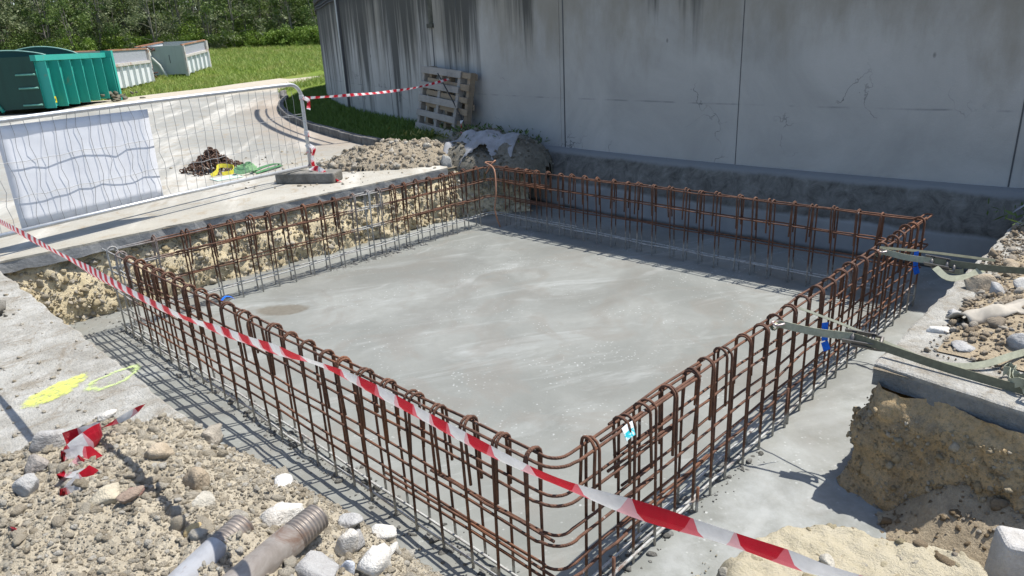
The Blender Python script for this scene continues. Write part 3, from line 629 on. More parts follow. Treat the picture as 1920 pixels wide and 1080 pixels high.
for i, z in enumerate([.672, .525, .33, .125]):
    for q_, off in enumerate((LO, LI)):
        zz = z - .003 * q_
        bar(wob((.02 + .25 * (i == 3), D - off, zz), (W - off - .1, D - off, zz), 12) + corner(W - off - .1, D - off - .1, PI / 2, .1, zz)[::-1][:0] + [(W - off - .1 + .1 * math.sin(a), D - off - .1 + .1 * math.cos(a), zz) for a in (0, .4, .8, 1.2, PI / 2)] + wob((W - off, D - off - .12, zz), (W - off, 3.9 - .2 * i, zz), 3, .002))
        bar(wob((W - off + .012, 4.4 - .1 * i, zz - .02), (W - off + .004, .0, zz - (.0, .05, .03, .03)[i]), 12))
# doubled bars in the middle rows of the two far sides and lapped bars near the near corner
bar(wob((.5, D - LI - .016, .545), (1.9, D - LI - .016, .53), 6)); bar(wob((2.9, D - LI - .016, .345), (4.0, D - LI - .014, .335), 6))
bar(wob((LO + .016, .05, .352), (LO + .014, .75, .352), 4)); bar(wob((LO + .016, .05, .19), (LO + .014, 1.1, .19), 4)); bar(wob((.4, LO + .016, .2), (1.1, LO + .014, .19), 4)); bar(wob((.2, LO - .016, .052), (.95, LO - .014, .05), 4))
for z in (.665, .43):   # closed ends poking out past the tank-side corner
    MB().tube([(W - .3, LO, z), (W + .17, LO + .004, z), (W + .19, .02, z), (W + .19, T - .02, z), (W + .17, LI, z), (W - .3, LI, z)], .0063, 7).obj('end_loop', MRUST, cage)
MB().tube(curve([(W - .12, D - .05, .60), (W - .1, D - .12, .70), (W - .05, D - .14, .745), (W - .03, D - .1, .72), (W - .09, D - .02, .72), (W - .13, D - .2, .66), (W - .2, D - .28, .4), (W - .2, D - .25, .2), (W - .15, D - .28, -.02)], 40), .009, 7).obj('bent_bar', plain('fresh_rust', (.36, .19, .12, 1), .7, nsc=12), cage)
# short upright stubs
for x, y, h in ((.27, -.03, .17), (.92, -.02, .13), (1.86, -.012, .24)): MB().tube([(x, y, -.03), (x + .004, y, h)], .0075, 7).obj('bar_stub', MRUST, cage)
# mortar crumbs round the feet
pp = []; rad = []
for i in range(1500):
    s = random.random()
    if s < .55: x, y = random.gauss(.02, .045), random.uniform(0, D)
    elif s < .72: x, y = random.uniform(.1, 1.6), random.gauss(.03, .05)
    elif s < .93: x, y = random.uniform(1.9, 3.1), D - .07 + random.gauss(0, .04)
    else: x, y = random.uniform(-.55, .2), random.uniform(4.7, 5.2)
    pp.append((x, y, slabz(x, y) + .001)); rad.append(min(.026, .004 * (1 + random.paretovariate(2.) - 1)))
tag(clods('cement_crumbs', np.array(pp), np.array(rad), MCEM, .6, 9), 'grey mortar crumbs round the feet of the rebar cage', 'mortar crumbs', kind='stuff')
# tag and blue scraps on the cage
lab = MB(); lab.ribbon([(0, 0, .0), (.03, 0, .004), (.065, .002, .0)], .055, [(0, -.35, -1)] * 3, .0015)
t_ = Mat('plastic_label', .4, .4); u_, v_, _ = t_.sep(t_.nd('ShaderNodeUVMap', ())); t_.color(t_.mix(t_.ma('MULTIPLY', t_.ma('GREATER_THAN', v_, .55), t_.ramp(t_.noise(70, 2), (.42, .2), (.5, 1.))), (.8, .84, .85, 1), (.03, .5, .58, 1)))
tag(lab.obj('label', t_.m, None, (.372, -.004, .655)), 'small white and turquoise plastic label wired to the cage near its front corner', 'label')
MBLUE = plain('blue_plastic', (.012, .13, .62, 1), .4, .4, var=.25, nsc=30)
sc_b = MB(); sc_b.ribbon(curve([(-.03, .0, .0), (.0, .01, .014), (.03, .0, .004), (.045, -.01, -.015)], 8), .016, [(0, 1, .2)] * 9, .0015)
tag(sc_b.obj('blue_scrap', MBLUE, None, (.055, 2.60, .705)), 'scrap of bright blue plastic caught on a stirrup of the left cage side', 'plastic scrap')

# ------------------------------------------------------------------ BARRIER TAPES
MTAPE2 = MTAPE
def tapeobj(name, ctrl, width, wd, n=60, fold=.0, twist=None, label='', parent=None, uvs=None):
    pts = curve(ctrl, n); N = len(pts); ws = []
    for i, p in enumerate(pts):
        t = (pts[min(i + 1, N - 1)] - pts[max(i - 1, 0)]).normalized(); base = Vector(wd); base = (base - t * base.dot(t)).normalized(); bn = t.cross(base)
        a = twist(i / (N - 1)) if twist else 0; ws.append(base * math.cos(a) + bn * math.sin(a))
    if callable(width): width = [width(i / (N - 1)) for i in range(N)]
    mb_ = MB().ribbon(pts, width, ws, 0, fold)
    if uvs:
        d = 0; uv = []
        for i in range(N):
            if i: d += (pts[i] - pts[i - 1]).length * uvs(i / (N - 1))
            uv += [(d, k / 2) for k in range(3)]
        mb_.uv = uv
    o = mb_.obj(name, MTAPE, parent)
    if label: tag(o, label, 'barrier tape')
    return o
tapeobj('barrier_tape', [(-.90, 6.4, 1.30), (-.84, 4.2, 1.285), (-.827, 3.119, 1.289), (-.821, 2.0, 1.297), (-.817, .968, 1.311), (-.800, .4, 1.345), (-.786, -.046, 1.378), (-.782, -.629, 1.372), (-.768, -1.008, 1.416), (-.757, -1.25, 1.437), (-.74, -1.9, 1.48)],
    lambda t: .041 * (1 - .2 * sstep(.5, .72, t)) * (1 + .10 * math.sin(t * 61) + .08 * math.sin(t * 37 + 2)), (-.35, .1, 1.), 220, .12, lambda t: .16 * math.sin(t * 47) + .14 * math.sin(t * 13 + 1) + .1 * math.sin(t * 90), 'long red and white barrier tape stretched across the front of the pit',
    uvs=lambda t: (1.75 - .85 * sstep(.2, .5, t) - .25 * sstep(.55, .8, t)) * 1.3 * (1 + .3 * math.sin(t * 41) + .2 * math.sin(t * 97)))
# ------------------------------------------------------------------ MESH FENCE, BOARD, FOOT
FD = Vector((-1, -.237, 0)).normalized(); FN = Vector((-FD.y, FD.x, 0)); FA = Vector((2.72, 6.13, 0))
def fp_(s, z, o=0.): v = FA + FD * s + FN * o; return (v.x, v.y, z)
MGAL = plain('galvanised_tube', (.50, .52, .54, 1), .45, .5, .55, var=.15, nsc=10, dirt=(.28, .27, .25, 1), dirtamt=.35)
fence = empty('mesh_fence', fp_(0, .61)); tag(fence, 'galvanised mesh fence panel with rounded top corner standing across the road', 'fence')
def fchild(mb, name, m):
    o = mb.obj(name, m); o.parent = fence; o.matrix_parent_inverse = Matrix.Translation(-Vector(fp_(0, .61))); return o
LF = 3.5
tube_pts = [fp_(-.02, .68), fp_(-.03, 1.2), fp_(-.034, 1.54)] + [fp_(-.034 + .15 * (1 - math.cos(a)), 1.54 + .15 * math.sin(a)) for a in (.3, .6, .9, 1.2, PI / 2)] + [fp_(.3, 1.69), fp_(1.8, 1.672), fp_(3.2, 1.645), fp_(LF - .12, 1.64)] + [fp_(LF - .12 + .12 * math.sin(a), 1.64 - .12 * (1 - math.cos(a))) for a in (.5, 1., PI / 2)] + [fp_(LF, .68)]
fchild(MB().tube(tube_pts, .0205, 10), 'frame_tube', MGAL)
fchild(MB().tube([fp_(-.02, .765), fp_(1.9, .785), fp_(LF, .78)], .018, 8), 'bottom_rail', MGAL)
MWIRE = plain('mesh_wire', (.30, .31, .32, 1), .5, .4, .4)
mb = MB(); rw_ = random.Random(4)
for i in range(1, 35):
    s = i * .1; tz = 1.665 - .007 * s if s > .12 else 1.62; amp = .004 if s < 1.8 else .011
    mb.tube([fp_(s + rw_.gauss(0, amp), z_, rw_.gauss(0, .004)) for z_ in lin(.775, tz, .11)], .0022, 4, False)
for z_ in (1.055, 1.335): mb.tube([fp_(s, z_ + rw_.gauss(0, .006) - (.01 if s > 2 else 0), rw_.gauss(0, .003)) for s in lin(-.02, LF, .1)], .0026, 4, False)
mb.tube([fp_(s, 1.36, .0) for s in (-.03, .25, .5)], .003, 4, False)
fchild(mb, 'wire_mesh', MWIRE)
t_ = Mat('white_board', .55, .3); t_.color(t_.mix(t_.ramp(t_.noise(2.2, 5, .6), (.35, 0.), (.7, 1.)), (.68, .70, .74, 1), (.78, .79, .82, 1))); t_.bump(t_.noise(1.8, 3), .4, .03)
V = []; ss = lin(1.85, 3.13, .08); zs = lin(.795, 1.605, .08)
for o_ in (-.018, -.026):
    for z_ in zs:
        for s in ss: V.append(fp_(s + .03 * (1.2 - z_) * (1 if s < 2 else .2), z_ + .02 * (s - 1.85) * 0, o_ - .006 * fbm(s, z_, 0, 2.2, 2)))
nx, nz_ = len(ss), len(zs); M_ = nx * nz_; F = []
for j in range(nz_ - 1):
    for i in range(nx - 1):
        a_ = j * nx + i; F.append((a_, a_ + 1, a_ + nx + 1, a_ + nx)); F.append((a_ + M_, a_ + nx + M_, a_ + nx + 1 + M_, a_ + 1 + M_))
for i in range(nx - 1): F += [(i, i + M_, i + 1 + M_, i + 1), (M_ - nx + i, M_ - nx + i + 1, 2 * M_ - nx + i + 1, 2 * M_ - nx + i)]
for j in range(nz_ - 1): F += [(j * nx, (j + 1) * nx, (j + 1) * nx + M_, j * nx + M_), (j * nx + nx - 1, j * nx + nx - 1 + M_, (j + 1) * nx + nx - 1 + M_, (j + 1) * nx + nx - 1)]
tag(link('board', npmesh('board', V, F, False), t_.m), 'blank white board tied to the left part of the mesh fence', 'board')
bd = Vector((.39, -.59, 0)).normalized(); bn_ = Vector((.83, .55, 0)).normalized()
def bp(p): v = Vector((2.308, 6.206, 0)) + bd * p[0] + bn_ * p[1]; return (v.x, v.y, p[2])
mb = MB(); mb.box(0, .72, 0, .26, .612, .735, bp); ft = mb.obj('fence_foot', m_stone('foot_concrete', (.26, .25, .23, 1), (.12, .115, .1, 1), 5.)); bevel(ft, .022, 3)
tag(ft, 'dark concrete foot block holding the right post of the mesh fence', 'fence foot')
# tape pieces on the fence and across to the pallet
tp = (5.86, 6.98, 1.545)
tapeobj('barrier_tape', [fp_(-.03, 1.53), (3.4, 6.3, 1.50), (4.2, 6.55, 1.47), (5.0, 6.78, 1.475), tp], .035, (0, 0, 1), 60, .05, lambda t: .8 * math.sin(t * 11), 'red and white tape sagging from the fence post to the leaning pallets')
def wrap(z_, w_, lb_, turns=1.2):
    pts = [Vector(fp_(-.033 + .026 * math.cos(a), z_ + .012 * math.sin(a * 1.3), .026 * math.sin(a))) for a in lin(0, 2 * PI * turns, .5)]
    tag(MB().ribbon(pts, w_, [(0, 0, 1)] * len(pts)).obj('barrier_tape', MTAPE), lb_, 'barrier tape')
wrap(1.535, .05, 'red knot of barrier tape round the fence post just below its bend'); wrap(1.13, .055, 'band of red and white tape wrapped round the middle of the fence post'); wrap(.96, .10, 'wide wrap of red and white tape low on the fence post')
tapeobj('barrier_tape', [fp_(-.06, 1.53, .02), fp_(-.1, 1.50, .03), fp_(-.105, 1.45, .02), fp_(-.085, 1.40, .03)], .05, (1, .2, .2), 12, .1, None, 'short red and white tape end hanging beside the top of the fence post')
tapeobj('barrier_tape', [fp_(-.03, 1.0, .03), fp_(-.07, .95, .05), fp_(-.03, .86, .04), fp_(-.02, .76, .05)], .05, (.7, .2, .3), 14, .1, None, 'strip of tape running down the foot of the fence post')
tapeobj('barrier_tape', [(2.63, 5.95, .765), (2.64, 5.84, .775), (2.66, 5.76, .75), (2.69, 5.70, .68), (2.75, 5.64, .64), (2.80, 5.62, .622)], .06, (1, .2, .1), 24, .08, lambda t: 1.2 * math.sin(t * 6), 'loose tail of red and white tape trailing over the fence foot')

# ------------------------------------------------------------------ PALLETS, STICK
MW1, MW2 = m_wood('grey_pallet_wood', (.22, .205, .19, 1), (.38, .355, .325, 1)), m_wood('brown_pallet_wood', (.19, .15, .11, 1), (.32, .26, .19, 1))
def pallet(name, o, u, v, w_, h_, m, slats, sw, label):
    o, u, v = Vector(o), Vector(u).normalized(), Vector(v); v = v.normalized(); u = (u - v * u.dot(v)).normalized(); n = u.cross(v)
    if n.x > 0: n = -n
    X = lambda p: o + u * p[0] + v * p[1] + n * p[2]
    e = empty(name, o); tag(e, label, 'pallet', 'pallets leaning on the tank')
    def ch(mb, nm): q = mb.obj(nm, m); q.parent = e; q.matrix_parent_inverse = Matrix.Translation(-o); bevel(q, .004, 1)
    for i in range(slats):
        y = (h_ - sw) * i / (slats - 1); ch(MB().box(-.01 * (i % 2), w_ + .012 * (i % 3), y, y + sw * (1 - .1 * (i % 2)), .118, .142, X), 'slat')
    for x in (0, w_ / 2 - .04, w_ - .09): ch(MB().box(x, x + .075, .0, h_, .0245, .117, X), 'bearer')
    for i in range(2 if m is MW1 else 3):
        y = (h_ - .1) * i / (1 if m is MW1 else 2); ch(MB().box(0, w_, y, y + .09, 0, .0235, X), 'back_slat')
pallet('pallet', (5.79, 7.80, .74), (-.25, -1.24, .0), (.18, -.09, .94), 1.20, .97, MW1, 5, .105, 'weathered grey wooden pallet in front, leaning on the tank wall')
pallet('pallet', (5.83, 7.62, .76), (-.25, -1.24, .0), (.13, -.10, .95), 1.24, .95, MW2, 6, .09, 'browner wooden pallet behind, leaning between the front pallet and the wall')
MB_ = plain('black_steel', (.03, .03, .032, 1), .5)
tag(MB().tube([(5.55, 7.03, 1.62), (5.52, 6.75, 1.3), (5.47, 6.46, .98), (5.44, 6.36, .80)], .010, 6).obj('rod', MB_), 'thin black rod leaning against the front of the pallets', 'rod')
tapeobj('barrier_tape', [(5.42, 6.42, .98), (5.38, 6.40, .93), (5.40, 6.42, .86), (5.36, 6.38, .80)], .05, (0, 1, .3), 16, .15, lambda t: 2 * t, 'crumpled scrap of red and white tape at the right foot of the pallets')

# ------------------------------------------------------------------ HEAP BY THE FENCE, BANK AND GEOTEXTILE
def heapz(x, y):
    u, v = (x - 4.05) * .82 - (y - 6.15) * .57, (x - 4.05) * .57 + (y - 6.15) * .82
    q = (u / 1.05) ** 2 + (v / .62) ** 2; return .60 + .26 * max(0, 1 - q) ** .8 + (.05 * fbm(x, y, 3, 3.5, 5) + .02 * fbm(x, y, 1, 12, 3)) * (1 if q < 1 else 0) - (.06 if q > 1.02 else 0)
tag(heightfield('soil_heap', lin(2.8, 5.4, .04), lin(5.26, 7.6, .04), heapz, m_soil('brown_heap_soil', (.29, .245, .18, 1), (.42, .365, .28, 1), (.23, .19, .135, 1), 2.), keep=lambda x, y: heapz(x, y) > .6), 'heap of pale dry soil and stones between the fence foot and the pallets', 'soil heap')
q = rng.uniform((2.7, 5.35), (5.2, 7.5), (5200, 2)); hz_ = np.array([heapz(a, b) for a, b in q]); kk = hz_ > .60
rd = sizes(5200, .008, 2.0, .055, 6)
tag(clods('rubble', np.c_[q, hz_][kk], rd[kk], m_clod('heap_clods', (.30, .25, .185, 1), (.40, .345, .265, 1), (.46, .41, .325, 1), (.36, .31, .24, 1), (.60, .57, .50, 1)), .9, 11), 'pale clods covering the soil heap beside the fence foot', 'rubble', kind='stuff')
q = np.c_[rng.normal(3.2, .7, 260), rng.normal(6.6, .8, 260)]; kk = q[:, 1] > 5.3
tag(clods('rubble', np.c_[q, np.full(260, P + .008)][kk], np.minimum(.03, .006 * (1 + rng.pareto(1.8, 260)))[kk], MCLOD, .8, 12), 'small stones strewn on the road round the fence foot', 'rubble', kind='stuff')
def bankz(x, y):
    q = ((x - 4.95) / .78) ** 2 + ((y - 5.45) / .95) ** 2
    return .50 + .42 * max(0, 1 - q) ** .6 + .07 * fbm(x, y, 8, 3, 5) - (.2 if q > 1 else 0)
tag(heightfield('soil_bank', lin(4.1, 5.75, .035), lin(4.5, 6.6, .035), bankz, MBANK, keep=lambda x, y: bankz(x, y) > .36), 'dark weedy soil bank wedged between the pit corner and the tank', 'soil bank')
V = []; nu, nv = 30, 16
for j in range(nv):
    for i in range(nu):
        s, t = i / (nu - 1), j / (nv - 1); x = 4.17 + .42 * s + .42 * t; y = 5.52 - .80 * s + .28 * t - .1 * s * t
        low = .10 * fbm(s * 3, 0, 0, 1.3, 3) + .10 * math.sin(s * 7 + .6)
        z = max(bankz(x, y), .52) + .035 + .03 * math.sin(s * 11 + t * 4) + .035 * fbm(x, y, 2, 4, 4) - (.10 + low) * (1 - t) ** 2; V.append((x - .05 * (1 - t), y - .05, z))
F = [(j * nu + i, j * nu + i + 1, (j + 1) * nu + i + 1, (j + 1) * nu + i) for j in range(nv - 1) for i in range(nu - 1) if not (j < 5 and 9 + 2 * j < i < 23 - j)]
geo = link('geotextile', npmesh('geotextile', V, F, True), plain('geotextile_cloth', (.27, .275, .29, 1), .9, var=.25, nsc=6, dirt=(.2, .18, .15, 1), dirtamt=.6)); sd = geo.modifiers.new('th', 'SOLIDIFY'); sd.thickness = .006
tag(geo, 'torn whitish geotextile sheet hanging from the soil bank into the pit corner', 'geotextile')
rock('rock', (4.19, 5.40, .62), (.10, .13, .16), m_stone('grey_concrete_lump', (.36, .36, .34, 1)), 71); tag(bpy.data.objects['rock'], 'upright grey concrete lump at the end of the far road edge', 'rock')
def weeds(name, pts, nl, h, m, label, spread=.16):
    B = []; Hh = []
    for (x, y, z) in pts:
        for _ in range(nl): B.append((x + random.gauss(0, spread), y + random.gauss(0, spread), z + random.uniform(-.02, h * .6))); Hh.append(random.uniform(.4, 1) * h)
    B = np.array(B); Hh = np.array(Hh); n = len(B); a = rng.uniform(0, 2 * PI, n); wv = np.c_[np.cos(a), np.sin(a), rng.normal(0, .4, n)] * (Hh * .16)[:, None]; tip = np.c_[rng.normal(0, .6, n) * Hh, rng.normal(0, .6, n) * Hh, Hh * rng.uniform(.2, 1, n)]
    V = np.stack([B, B + tip * .5 + wv, B + tip, B + tip * .5 - wv], 1).reshape(-1, 3)
    return tag(link(name, npmesh(name, V, np.arange(4 * n).reshape(n, 4)), m), label, 'weeds')
MWEED = m_leaf('weed_leaves', (.05, .085, .02, 1), (.11, .16, .045, 1))
weeds('weeds', [(5.35, 5.9, .83), (5.4, 5.5, .80), (5.3, 6.2, .84), (5.45, 5.2, .72)], 90, .10, MWEED, 'dark green weeds on the bank at the right of the pallets')
weeds('weeds', [(4.9, 5.3, .92), (4.75, 5.6, .88), (5.1, 5.0, .86)], 45, .07, MWEED, 'sparse weeds hanging over the torn geotextile', .2)
weeds('weeds', [(5.25, 7.5, .74), (5.3, 7.1, .74), (5.2, 6.7, .72)], 60, .09, m_leaf('yellow_weed', (.13, .15, .03, 1), (.27, .26, .07, 1)), 'yellowish grass tufts along the foot of the pallets')
qb = np.c_[rng.uniform(4.15, 5.6, 900), rng.uniform(4.6, 6.4, 900)]; zb = np.array([bankz(a, b) for a, b in qb]); kb = zb > .42
tag(clods('rubble', np.c_[qb, zb][kb], sizes(900, .008, 1.9, .05, 31)[kb], m_clod('bank_clods', (.13, .115, .085, 1), (.24, .215, .17, 1), (.36, .34, .29, 1)), .8, 32), 'dark clods covering the soil bank at the pit corner', 'rubble', kind='stuff')

# ------------------------------------------------------------------ CHAIN HEAP, STRAP, HOSE
mb = MB(); rc = random.Random(3)
def linkring(c, L_, w_, r, rot):
    pts = []
    for i in range(12):
        a = 2 * PI * i / 12; p = Vector((math.cos(a) * w_ + (L_ if math.cos(a) > 0 else -L_) * (abs(math.cos(a)) > .3), math.sin(a) * w_, 0)); pts.append(Vector(c) + rot @ p)
    mb.tube(pts, r, 5, closed=True)
from mathutils import Euler
for i in range(260):
    a, rr_ = rc.uniform(0, 2 * PI), abs(rc.gauss(0, .55)); rr_ = min(rr_, 1)
    x, y = 2.33 + (math.cos(a) * rr_ * .36), 7.86 + math.sin(a) * rr_ * .40; z = P + .02 + .24 * max(0, 1 - rr_) ** 1.1 * rc.uniform(.5, 1.1)
    linkring((x, y, z), .026, .022, .0085, Euler((rc.uniform(0, 6), rc.uniform(0, 6), rc.uniform(0, 6))).to_matrix())
MCHN = plain('rusty_chain', (.10, .06, .042, 1), .8, var=.4, nsc=25)
tag(mb.obj('chain', MCHN), 'heap of rusty brown chain lying on the road behind the fence', 'chain')
def loops(mb, c, r_, turns, w_, n=60, rise=.0, ell=1., jit=.01, rz=0, seed=0):
    rj = random.Random(seed); pts = []
    for i in range(n):
        a = 2 * PI * turns * i / n; k = r_ * (1 - .35 * i / n * math.copysign(1, r_)) + rj.gauss(0, jit); x, y = k * math.cos(a), k * ell * math.sin(a)
        pts.append((c[0] + x * math.cos(rz) - y * math.sin(rz), c[1] + x * math.sin(rz) + y * math.cos(rz), c[2] + rise * i / n + .012 * math.sin(a * 3)))
    return mb.ribbon(curve(pts, n * 2), w_, [(0, 0, 1)] * (n * 3), .003)
mb = MB(); loops(mb, (2.46, 7.22, P + .045), .17, 3.2, .05, 40, .06, .8, .012, .4)
tag(mb.obj('webbing_sling', plain('pale_green_webbing', (.30, .52, .28, 1), .8, var=.25, nsc=20)), 'coil of pale green webbing sling next to the chain heap', 'sling')
mb = MB(); mb.ribbon(curve([(2.50, 7.14, P + .03), (2.70, 7.24, P + .05), (2.92, 7.36, P + .045), (3.05, 7.44, P + .02)], 12), .045, [(-.8, .55, .2)] * 13, .008); mb.ribbon(curve([(2.50, 7.05, P + .02), (2.75, 7.15, P + .03), (2.98, 7.28, P + .025)], 12), .04, [(-.8, .55, .2)] * 14, .008)
tag(mb.obj('webbing_sling', plain('dark_green_webbing', (.06, .17, .07, 1), .8, var=.3, nsc=20)), 'dark green folded sling lying right of the pale green coil', 'sling')
mb = MB(); mb.ribbon(curve([(2.10, 7.42, P + .015), (2.2, 7.46, P + .05), (2.28, 7.56, P + .10), (2.42, 7.50, P + .07), (2.36, 7.38, P + .03), (2.22, 7.38, P + .02)], 24), .05, [(0, .2, 1)] * 26, .006)
tag(mb.obj('webbing_sling', plain('yellow_webbing', (.62, .55, .06, 1), .8, var=.25, nsc=20)), 'yellow sling tangled into the right end of the chain heap', 'sling')
mb = MB(); mb.box(2.0, 2.32, 7.02, 7.25, P + .005, P + .012)
tag(mb.obj('paint_mark', plain('mint_paint', (.48, .60, .52, 1), .8, nsc=14)), 'faint mint green patch on the road in front of the slings', 'paint mark')

# ------------------------------------------------------------------ SPRAY MARKS on the near pavement
def m_spray(name, col, cut):
    t = Mat(name, .8, .2); n = t.noise(26, 6, .75); t.color(t.mix(t.noise(18, 4), col, tuple(x * .8 for x in col[:3]) + (1,)))
    uv = t.nd('ShaderNodeUVMap', ()); u, v, _ = t.sep(uv)
    al = t.step(cut, cut + .3, t.ma('ADD', n, t.ma('MULTIPLY', u, .42))); t.setin(t.b.inputs['Alpha'], t.ma('MULTIPLY', al, .72)); return t.m
def ellipse(mb, c, a, b, rz, inner=0., n=40, z=P + .004):
    V = []; UV = []; rings = ([inner, (inner + 1) / 2, 1.] if inner else [0.02, .4, .75, 1.])
    for k, q_ in enumerate(rings):
        e = 0. if (k == len(rings) - 1 or (inner and k == 0)) else .6
        for i in range(n):
            t = 2 * PI * i / n; j = q_ * (1 + .07 * math.sin(3 * t + 1) + .05 * math.sin(7 * t)); x, y = a * j * math.cos(t), b * j * math.sin(t)
            V.append((c[0] + x * math.cos(rz) - y * math.sin(rz), c[1] + x * math.sin(rz) + y * math.cos(rz), z)); UV.append((e, 0))
    F = [(k * n + i, k * n + (i + 1) % n, (k + 1) * n + (i + 1) % n, (k + 1) * n + i) for k in range(len(rings) - 1) for i in range(n)]
    mb.add(V, F, False, UV)
mb = MB(); ellipse(mb, (-.935, 2.29), .185, .085, .50); tag(mb.obj('paint_mark', m_spray('yellow_spray', (.68, .74, .16, 1), .52)), 'solid fluorescent yellow spray blotch on the near pavement', 'paint mark')
mb = MB(); ellipse(mb, (-.71, 2.21), .155, .085, .38, .55); tag(mb.obj('paint_mark', m_spray('green_spray', (.60, .74, .26, 1), .52)), 'yellow green sprayed oval ring at the pavement edge', 'paint mark')
mb = MB(); ellipse(mb, (-.71, 2.21), .10, .05, .38, z=P + .0045); tag(mb.obj('paint_mark', m_spray('faint_spray', (.5, .62, .28, 1), .78)), 'thin green overspray inside the sprayed oval', 'paint mark')

# ------------------------------------------------------------------ NEAR RUBBLE PILE
def edged(x, y):
    far = 1.74 - .50 * sstep(-.95, -.55, x) * 1.1 - max(0, x + .72) * 2.2
    right = (-.585 + .05 * sstep(1., .2, y)) - x
    return min(far - y, right * 1.3)
def pilez(x, y):
    d = edged(x, y)
    if d < 0: return .585
    h = .20 * (1 - math.exp(-d / .22)) + .05 * sstep(.2, .7, d)
    return P - .004 + h + (.030 * fbm(x, y, 0, 5, 4) + .016 * fbm(x, y, 0, 16, 4) + .010 * abs(fbm(x, y, 7, 34, 4))) * min(1, d / .08)
tag(heightfield('rubble_heap', lin(-2.05, -.5, .0105), lin(-.7, 1.78, .0105), pilez, MHEAP, keep=lambda x, y: edged(x, y) > -.01), 'broad heap of dry beige soil and broken stone in the near left', 'rubble heap')
n = 46000; q = np.c_[rng.uniform(-2.0, -.52, n), rng.uniform(-.5, 1.8, n)]; dq = np.array([edged(a, b) for a, b in q])
kk = (dq > -.0) | ((dq > -.10) & (rng.random(n) < .22) & (q[:, 0] < -.66)); q = q[kk]; dq = dq[kk]
rd = sizes(len(q), .0024, 2.1, .013, 4); rd[::130] = np.random.default_rng(2).uniform(.011, .030, len(rd[::130]))
zz = np.array([pilez(a, b) if e > 0 else P for (a, b), e in zip(q, dq)]) + rd * .1
tag(clods('rubble', np.c_[q, zz], rd, MCLOD, .85, 15), 'countless beige clods and gravel covering the near left heap', 'rubble', kind='stuff')
# rougher rubble by the pit at the far left edge of the pavement
q = np.c_[rng.uniform(-1.6, -.75, 900), rng.uniform(3.7, 5.2, 900)]; kk = (q[:, 0] + .16 * (q[:, 1] - 4.5)) < -.92; q = q[kk]
rd = np.minimum(.06, .006 * (1 + rng.pareto(1.6, len(q))))
tag(clods('rubble', np.c_[q, P + rd * .5], rd, m_clod('grey_rubble', (.20, .185, .155, 1), (.33, .31, .27, 1), (.42, .40, .36, 1)), .8, 16), 'broken grey concrete pieces at the left edge of the near pavement', 'rubble', kind='stuff')
q = np.c_[rng.uniform(-1.9, -.66, 700), rng.uniform(1.5, 4.6, 700)]; rd = np.minimum(.012, .0022 * (1 + rng.pareto(1.7, 700)))
tag(clods('gravel', np.c_[q, P + rd * .3], rd, MCLOD, .7, 17), 'fine gravel scattered over the near pavement', 'gravel', kind='stuff')
WH = m_stone('white_limestone', (.66, .65, .61, 1), (.46, .43, .38, 1)); GR = m_stone('grey_limestone', (.43, .43, .42, 1), (.27, .26, .25, 1)); TAN = m_stone('tan_stone', (.46, .385, .285, 1), (.30, .24, .17, 1)); OCH = m_stone('ochre_stone', (.55, .43, .22, 1), (.37, .28, .15, 1)); PNK = m_stone('pink_stone', (.42, .25, .21, 1), (.27, .15, .12, 1))
def S(x, y, dims, m, seed, label, rz=0., tilt=(0, 0), dz=.3, z=None, name='stone', rough=.16, cuts=7):
    zb = (pilez(x, y) if edged(x, y) > 0 else P) if z is None else z
    tag(rock(name, (x, y, zb + dims[2] * dz), dims, m, seed, rz, tilt, rough, cuts), label, 'stone')
S(-1.155, 1.33, (.10, .065, .065), GR, 1, 'large smooth grey stone at the far left end of the near heap', .5, (0, .35))
S(-.693, .57, (.055, .042, .026), WH, 2, 'flat white stone lying alone high on the heap near the pit edge', .3)
S(-.80, .375, (.075, .062, .055), WH, 3, 'biggest knobbly white stone beside the two pipes', .2, rough=.3)
S(-.63, .31, (.052, .036, .026), GR, 4, 'smooth grey stone perched at the right rim of the heap', -.6)
S(-.575, .215, (.055, .05, .035), WH, 5, 'pale angular stone at the pit edge right of the pipes', -.3)
S(-1.145, .735, (.058, .045, .038), m_stone('buff_stone', (.56, .50, .38, 1)), 6, 'buff rounded stone in the middle of the near heap', .4)
S(-1.075, .73, (.036, .026, .026), PNK, 7, 'reddish stone touching the buff rounded stone', .7)
S(-1.10, .675, (.05, .026, .025), m_stone('brown_stone', (.30, .23, .18, 1)), 8, 'dark brown flat stone below the reddish stone', .3)
S(-1.295, .99, (.038, .038, .055), GR, 9, 'upright blue grey stone left of the heap beside crumpled tape', .1, (.2, .4))
S(-.735, .155, (.028, .034, .062), WH, 10, 'narrow white stone standing just right of the longer pipe', .3, (.3, .5))
S(-.69, .175, (.04, .03, .05), GR, 11, 'grey white wedge stone next to the narrow white one', .8, (.2, .1))
S(-.715, .04, (.075, .06, .055), WH, 12, 'blocky white stone low at the right end of the heap', .5)
S(-.62, .10, (.045, .022, .026), WH, 13, 'long pale chip at the pit edge above the blocky white stone', .6)
S(-.86, .085, (.055, .075, .045), GR, 14, 'smooth bluish stone under the threaded end of the longer pipe', .2)
S(-.79, .05, (.024, .03, .03), m_stone('blue_white_stone', (.58, .61, .66, 1)), 15, 'small bluish white pebble between the pipe and the blocky stone', .2)
S(-.935, .93, (.055, .05, .05), TAN, 16, 'rounded tan lump near the centre of the heap', .2, rough=.25)
S(-.90, .70, (.045, .05, .055), TAN, 17, 'upright brown clod casting shade in the heap centre', .9, rough=.25)
S(-.945, .56, (.045, .034, .034), m_stone('buff_grey', (.48, .45, .38, 1)), 18, 'buff cut stone between the heap centre and the pipes', .4)
